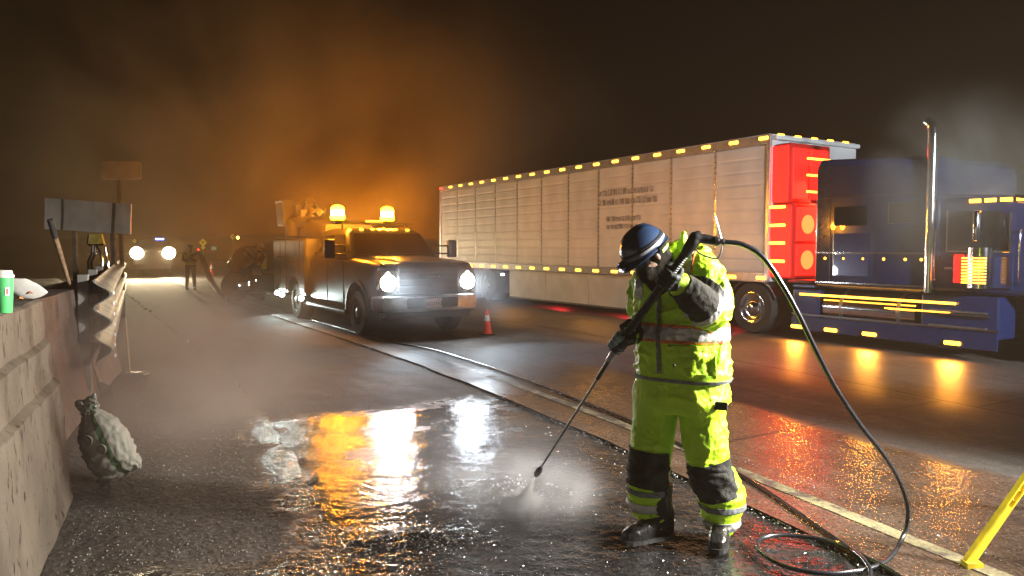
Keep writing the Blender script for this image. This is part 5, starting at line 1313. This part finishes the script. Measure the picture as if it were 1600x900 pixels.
# ---------------------------------------------------------------- two workers further off
def small_person(label, jt, face, Y, scale=1.0, arm=None, col=None):
    """jt: dict of joints in world space"""
    base = jt['fl'].lerp(jt['fr'], .5); base.z = 0
    t = thing('person', label, 'person', base)
    s = scale; b = BM()
    sph(b, jt['head'], .098 * s, (.85, 1, 1.2)); limb(b, [jt['head'] - V(0, 0, .08), jt['neck']], [.055, .06], 3, 12)
    sph(b, jt['head'] + face * .10 - V(0, 0, .02), .018)
    side = face.cross(V(0, 0, 1)).normalized()
    eloft(b, [(jt['hip'] - V(0, 0, .05), .17 * s, .12 * s, side), (jt['hip'] + V(0, 0, .1), .17 * s, .12 * s, side), (jt['hip'].lerp(jt['neck'], .6), .20 * s, .125 * s, side), (jt['neck'] - V(0, 0, .06), .19 * s, .10 * s, side), (jt['neck'], .08 * s, .07 * s, side)], face, 24)
    for k in 'lr':
        limb(b, jt['a' + k], [.062 * s, .052 * s, .040 * s], 5, 12)
        hpos = jt['a' + k][-1]; dh = (jt['a' + k][-1] - jt['a' + k][-2]).normalized()
        sph(b, hpos + dh * .05, .042, (1, .6, 1)); 
        xx, yy = frame(dh)
        for i_ in range(4): tube(b, [hpos + dh * .07 + xx * (.012 * (i_ - 1.5) * 2), hpos + dh * .115 + xx * (.012 * (i_ - 1.5) * 2) + yy * .01, hpos + dh * .125 + xx * (.012 * (i_ - 1.5) * 2) + yy * .035], [.011, .010, .008], 6)
        tube(b, [hpos + dh * .03 + xx * .03, hpos + dh * .07 + xx * .055 + yy * .01], [.013, .009], 6)
        limb(b, [jt['hip'] + side * (.09 if k == 'r' else -.09) * s, jt['k' + k], jt['f' + k] + V(0, 0, .09)], [.10 * s, .075 * s, .055 * s], 5, 14)
        limb(b, [jt['f' + k] + V(0, 0, .05), jt['f' + k] + face * .15 + V(0, 0, .045)], [.05, .04], 3, 12)
    me = remesh(b, .014, 2); bo_ = obj('body', me.copy(), mat('navy_workwear', (.03, .032, .04), .7, var=.2), t, world=True)
    # hi-vis vest, tape, trousers stay as cut shells of the body
    z0, z1 = jt['hip'].z - .02, jt['neck'].z - .02
    ctr = jt['hip'].lerp(jt['neck'], .5)
    def tor(c): return abs((c - ctr).dot(side)) < .235 * s and abs((c - ctr).dot(face)) < .2
    pl_ = [(V(0, 0, z1), V(0, 0, 1)), (V(0, 0, z0), V(0, 0, -1))]
    cut_part(me, pl_, tor, .018, .004, 'vest', mat('vest_yellow', (.6, .78, .05), .5, var=.15), t)
    cut_part(me, [(V(0, 0, z0 + .22), V(0, 0, 1)), (V(0, 0, z0 + .14), V(0, 0, -1))], tor, .023, .004, 'reflective_band', M['cone_white'], t)
    for q in (-.10, .10):
        cut_part(me, [(ctr + side * (q + .03), side), (ctr + side * (q - .03), -side), (V(0, 0, z0 + .2), V(0, 0, -1)), (V(0, 0, z1), V(0, 0, 1))], tor, .023, .004, 'reflective_strip', M['cone_white'], t)
    b = BM(); lathe(b, [(.118, .01), (.14, .012), (.142, .02), (.115, .03), (.105, .09), (.06, .13), (.01, .14)], 24, Matrix.Translation(jt['head'])); obj('helmet', b, mat('white_helmet', (.55, .55, .5), .4) if col is None else col, t, world=True, smooth=60)
    for k in 'lr':
        b = BM(); limb(b, [jt['f' + k] + V(0, 0, .05), jt['f' + k] + face * .16 + V(0, 0, .045)], [.06, .05], 3, 12); obj('boot', b, M['boot'], t, world=True, smooth=60)
    return t
Yp = 28.5; g = lambda px, py, Y=Yp: A(px, py, Y)
def jts(px, Y, side, face, hands):
    b_ = A(px, 400, Y); x = b_.x; s = face.cross(V(0, 0, 1)).normalized()
    P = lambda sd, f_, z: V(x, Y, 0) + s * sd + face * f_ + V(0, 0, z)
    return dict(head=P(0, .03, 1.62), neck=P(0, 0, 1.47), hip=P(0, 0, .98), kl=P(-.12, .05, .52), kr=P(.12, .03, .52), fl=P(-.14, 0, 0), fr=P(.14, 0, 0),
                al=[P(-.20, 0, 1.40), P(-.26, .08, 1.14), hands[0](P)], ar=[P(.20, 0, 1.40), P(.26, .08, 1.14), hands[1](P)])
fc_ = V(.5, -.85, 0).normalized()
j1 = jts(297, Yp, 1, fc_, (lambda P: P(-.06, .28, 1.15), lambda P: P(.10, .30, 1.22)))
small_person('worker in a yellow vest standing with a thick hose far left of the service truck', j1, fc_, Yp)
fc2 = V(-.9, -.4, 0).normalized()
j2 = jts(409, 23.0, 1, fc2, (lambda P: P(-.1, .50, 1.55), lambda P: P(.15, .25, 1.2)))
small_person('worker in a yellow vest half hidden between the vacuum trailer and the service truck', j2, fc2, 23.0)
fc3 = V(.3, -.95, 0).normalized()
j3 = jts(187, 20.0, 1, fc3, (lambda P: P(-.15, .2, 1.0), lambda P: P(.2, .15, .95)))
# thick suction hose
hp = [A(300, 402, 28.1), A(313, 398, 27.6), A(322, 420, 26.5), A(334, 446, 24.5), A(345, 461, 23.2), A(358, 467, 22.6)]
b = BM(); pts = smooth_path(hp, 14); tube(b, pts, [.085 + (.01 if k % 2 else 0) for k in range(len(pts))], 12); o = obj('suction_hose', b, M['black'], smooth=60); tag(o, 'thick dark suction hose sloping from the far worker down to the vacuum trailer', 'hose')

# ---------------------------------------------------------------- yellow floodlight stand at the right
fo = G(1512, 886); apex = Vector((fo.x + 1.05, fo.y + .2, 1.32))
M['yellow'] = mat('yellow_paint', (.85, .62, .02), .4, var=.2, vs=10, bump=.1)
t = thing('floodlight_stand', 'yellow steel tripod leg of a floodlight stand on the road at the right', 'light stand', (apex.x, apex.y, 0))
def stand_leg(f_):
    d = (apex - f_).normalized(); L_ = (apex - f_).length; s_ = d.cross(V(0, 1, .2)).normalized(); n_ = s_.cross(d).normalized()
    b = BM()
    for q in (-1, 1):
        prism(b, [f_ + d * .03 + s_ * q * .018 + s_ * -.004, f_ + d * .03 + s_ * q * .018 + s_ * .004, f_ + d * L_ + s_ * q * .018 + s_ * .004, f_ + d * L_ + s_ * q * .018 - s_ * .004], n_ * .032)
    o = obj('leg', b, M['yellow'], t, world=True)
    b = BM(); prism(b, [f_ + d * .02 - s_ * .025, f_ + d * .02 + s_ * .025, f_ + d * .38 + s_ * .022, f_ + d * .38 - s_ * .022], n_ * .014); obj('leg_channel', b, M['yellow'], o, world=True)
    k = .42
    while k < L_ - .1:
        b = BM(); tube(b, [f_ + d * k - s_ * .02 + n_ * .016, f_ + d * k + s_ * .02 + n_ * .016], .007, 8); obj('rung', b, M['yellow'], o, world=True); k += .06
    b = BM(); c_ = f_ + d * .03; prism(b, [c_ + V(-.035, -.03, -.03 + .005), c_ + V(.045, -.03, -.03 + .005), c_ + V(.045, .03, -.03 + .005), c_ + V(-.035, .03, -.03 + .005)], V(.0, 0, .03)); obj('foot', b, M['yellow'], o, world=True)
stand_leg(fo); stand_leg(Vector((apex.x + .7, apex.y + .5, 0))); stand_leg(Vector((apex.x + .45, apex.y - .8, 0)))
b = BM(); cyl(b, apex - V(0, 0, .3), apex + V(0, 0, .85), .022); obj('mast', b, M['yellow'], t, world=True, smooth=60)
hd = apex + V(0, 0, .9); aim = Vector((.9, 3.95, 1.1)); dd = (aim - hd).normalized()
rot = dd.to_track_quat('Y', 'Z').to_matrix()
for q in (-.24, .24):
    c_ = hd + rot @ V(q, 0, 0); b = BM(); box(b, (.36, .10, .28), c_, rot, .02); lh = obj('lamp_head', b, M['yellow'], t, world=True)
    b = BM(); box(b, (.30, .012, .22), c_ + dd * .056, rot, .004); obj('lens', b, emis('flood_lens', (1, .96, .88), 30), lh, world=True)
    lamp('floodlight', 'AREA', c_ + dd * .07, (1, .96, .86), 55, .3, c_ + dd * 2 + V(0, 0, -.0), size_y=.22, spread=100)

# light tower standing off to the right of the frame
tw = Vector((8.4, 2.2, 0)); t = thing('light_tower', 'floodlight tower on a mast beside the traffic lane lighting the worker from the right', 'light tower', tw)
b = BM(); cyl(b, (0, 0, .4), (0, 0, 3.4), .05); obj('mast', b, M['steel'], t, smooth=60)
b = BM(); b2(b, (-.5, -.35, .25), (.5, .35, .85), .05); obj('generator_box', b, M['bodypaint'], t)
for y in (-.4, .4):
    b = BM(); tube(b, [(0, y, .25), (0, y * 1.02, .25)], .25, 20); obj('wheel', b, M['rubber'], t)
tc_ = tw + V(0, 0, 3.4); ta = Vector((-1.2, 4.3, .8)); dd = (ta - tc_).normalized(); rot = dd.to_track_quat('Y', 'Z').to_matrix()
for q in (-.45, .45):
    c_ = tc_ + rot @ V(q, 0, 0); b = BM(); box(b, (.6, .16, .4), c_, rot, .03); lh = obj('lamp_head', b, M['steel'], t, world=True)
    b = BM(); box(b, (.54, .012, .34), c_ + dd * .085, rot, .004); obj('lens', b, bpy.data.materials['flood_lens'], lh, world=True)
lamp('tower_floodlight', 'SPOT', tc_ + dd * .13, (1, .95, .86), 9500, .25, ta, 62, .5)
lamp('tower_sidelight', 'SPOT', tc_ + V(-.1, .45, 0), (.86, .94, 1), 6500, .25, (4.2, 15.5, 1.2), 46, .5)

# ---------------------------------------------------------------- spray, mist, smoke, haze
def volume(name, bm, dens, col, label, aniso=.2, noise_scale=None, fall=True, centre=None, rad=None, thr=(.4, .7), world_pos=True):
    m = bpy.data.materials.new(name); m.use_nodes = True; N, L = nt(m); N.remove(N['Principled BSDF'])
    v = N.new('ShaderNodeVolumePrincipled'); v.inputs['Color'].default_value = (*col, 1); v.inputs['Anisotropy'].default_value = aniso; v.inputs['Density'].default_value = dens
    L.new(v.outputs[0], N['Material Output'].inputs['Volume'])
    if noise_scale:
        tc = N.new('ShaderNodeTexCoord'); nn = N.new('ShaderNodeTexNoise'); nn.inputs['Scale'].default_value = noise_scale; nn.inputs['Detail'].default_value = 3; nn.inputs['Distortion'].default_value = .6
        L.new(tc.outputs['Object'], nn.inputs['Vector'])
        r = N.new('ShaderNodeMapRange'); L.new(nn.outputs['Fac'], r.inputs[0]); r.inputs[1].default_value, r.inputs[2].default_value = thr
        # fall off towards the rim of the ellipsoid
        mp = N.new('ShaderNodeVectorMath'); mp.operation = 'DIVIDE'; L.new(tc.outputs['Object'], mp.inputs[0]); mp.inputs[1].default_value = rad
        ln_ = N.new('ShaderNodeVectorMath'); ln_.operation = 'LENGTH'; L.new(mp.outputs[0], ln_.inputs[0])
        f = N.new('ShaderNodeMapRange'); f.interpolation_type = 'SMOOTHERSTEP'; L.new(ln_.outputs['Value'], f.inputs[0]); f.inputs[1].default_value = 1; f.inputs[2].default_value = .1; f.inputs[3].default_value = 0; f.inputs[4].default_value = 1
        a = N.new('ShaderNodeMath'); a.operation = 'MULTIPLY'; L.new(r.outputs[0], a.inputs[0]); L.new(f.outputs[0], a.inputs[1])
        a2 = N.new('ShaderNodeMath'); a2.operation = 'MULTIPLY'; L.new(a.outputs[0], a2.inputs[0]); a2.inputs[1].default_value = dens; L.new(a2.outputs[0], v.inputs['Density'])
    me = bpy.data.meshes.new(name); bm.to_mesh(me); bm.free(); me.materials.append(m)
    o = bpy.data.objects.new(name, me); COL.objects.link(o); 
    if label: tag(o, label, kind='stuff')
    else: tag(o, kind='stuff')
    return o
def puff(name, c, rad, dens, col, label, ns, thr=(.35, .7), aniso=.1, rz=0):
    b = BM(); bmesh.ops.create_icosphere(b, subdivisions=3, radius=1, matrix=Matrix.Diagonal((*rad, 1)))
    o = volume(name, b, dens, col, label, aniso, ns, True, None, rad, thr); o.location = c; o.rotation_euler = (0, 0, rz); return o
if VOL:
    sp0_, sp1_ = LB_ - lax2 * .012, G(812, 790, .01)
    rq = (sp1_ - sp0_).to_track_quat('Z', 'Y').to_euler(); Ls = (sp1_ - sp0_).length
    b = BM(); rs = []
    for k in range(15):
        q = k / 14; rs.append([V((.004 + .085 * q) * math.cos(a_), (.004 + .06 * q) * math.sin(a_), Ls * q) for a_ in [2 * math.pi * z_ / 20 for z_ in range(20)]])
    rings(b, rs)
    o = volume('water_spray', b, 26, (1, 1, 1), 'fan of white water leaving the lance nozzle', .3)
    N, L = nt(o.data.materials[0]); vv_ = [n for n in N if n.type == 'PRINCIPLED_VOLUME'][0]
    tcn = N.new('ShaderNodeTexCoord'); sx_ = N.new('ShaderNodeSeparateXYZ'); L.new(tcn.outputs['Object'], sx_.inputs[0])
    def mm(op, a, c):
        n = N.new('ShaderNodeMath'); n.operation = op
        for i, q in enumerate((a, c)):
            if isinstance(q, (int, float)): n.inputs[i].default_value = q
            else: L.new(q, n.inputs[i])
        return n.outputs[0]
    rad_ = mm('SQRT', mm('ADD', mm('MULTIPLY', sx_.outputs[0], sx_.outputs[0]), mm('MULTIPLY', mm('MULTIPLY', sx_.outputs[1], sx_.outputs[1]), 2)), 0)
    rel = mm('DIVIDE', rad_, mm('MULTIPLY_ADD', sx_.outputs[2], .085 / Ls)); 
    rel.node.inputs[2].default_value = .004
    rel = mm('DIVIDE', rad_, mm('ADD', mm('MULTIPLY', sx_.outputs[2], .085 / Ls), .004))
    mr = N.new('ShaderNodeMapRange'); mr.interpolation_type = 'SMOOTHERSTEP'; L.new(rel, mr.inputs[0]); mr.inputs[1].default_value = 1; mr.inputs[2].default_value = 0; mr.inputs[3].default_value = 0; mr.inputs[4].default_value = 1
    nz = N.new('ShaderNodeTexNoise'); nz.inputs['Scale'].default_value = 5; mp = N.new('ShaderNodeMapping'); mp.inputs['Scale'].default_value = (12, 12, 1.2); L.new(tcn.outputs['Object'], mp.inputs[0]); L.new(mp.outputs[0], nz.inputs['Vector'])
    nr = N.new('ShaderNodeMapRange'); L.new(nz.outputs['Fac'], nr.inputs[0]); nr.inputs[1].default_value = .35; nr.inputs[2].default_value = .6
    L.new(mm('MULTIPLY', mm('MULTIPLY', mr.outputs[0], nr.outputs[0]), 190), vv_.inputs['Density'])
    o.location = sp0_; o.rotation_euler = rq
    puff('splash_mist', sp1_ + V(0, 0, .035), (.20, .16, .075), 36, (1, 1, 1), 'bright splash where the water hits the road', 14, (.35, .6))
    rd = random.Random(5); b = BM()
    for k in range(420):
        a_ = rd.uniform(0, 6.28); q = abs(rd.gauss(0, .16)); p = sp1_ + V(math.cos(a_) * q * 1.3, math.sin(a_) * q, rd.random() ** 2 * max(.02, .2 - q * .5)); r_ = rd.uniform(.0012, .0032); dd_ = (p - sp1_ + V(0, 0, .05)).normalized()
        x_a, y_a = frame(dd_); rings(b, [[p + (x_a * math.cos(t_) + y_a * math.sin(t_)) * r_ * w_ + dd_ * r_ * z_ for t_ in (0, 2.1, 4.2)] for w_, z_ in ((.2, -2.5), (1, 0), (.2, 2.5))])
    o = obj('water_droplets', b, mat('water_drop', (.8, .85, .9), .08, var=.05, coat=1)); tag(o, 'bright droplets bouncing off the road around the spray', kind='stuff')
    puff('headlight_halo', Vector((-1.5, 12.9, .9)), (2.6, 1.7, 1.2), .10, (.95, .97, 1), 'thin halo volume added in front of the service truck headlights', .8, (.3, .7), .4)  # volume added so the headlights get a halo
    puff('truck_steam', Vector((-5.6, 15.5, 3.6)), (9.5, 5.0, 5.6), .125, (1, .82, .55), 'lit steam billowing around and over the service truck', .32, (.38, .68), .2)
    puff('water_mist', G(800, 770, .10), (.75, .55, .32), 4.0, (.95, .96, 1), 'white mist boiling up round the spray', 3.5)
    puff('drifting_mist', G(690, 720, .22), (1.3, 1.0, .5), .6, (.8, .88, 1), 'thin mist drifting left of the spray over the wet shoulder', 1.8, (.3, .7))
    puff('gutter_steam', G(290, 590, .5), (1.7, 3.4, 1.1), .42, (1, .84, .74), 'brownish steam hanging over the gutter', 1.1, (.25, .7), rz=R(25))
    puff('exhaust_smoke', Vector((6.6, 11.0, 2.5)), (1.7, 1.3, 1.9), .8, (.8, .85, .75), 'grey smoke rising over the tractor unit', .8, (.35, .65))
    b = BM(); b2(b, (-60, -6, -1.2), (40, 130, 8.5)); volume('haze', b, HAZE, (1, .72, .48), None, .35)
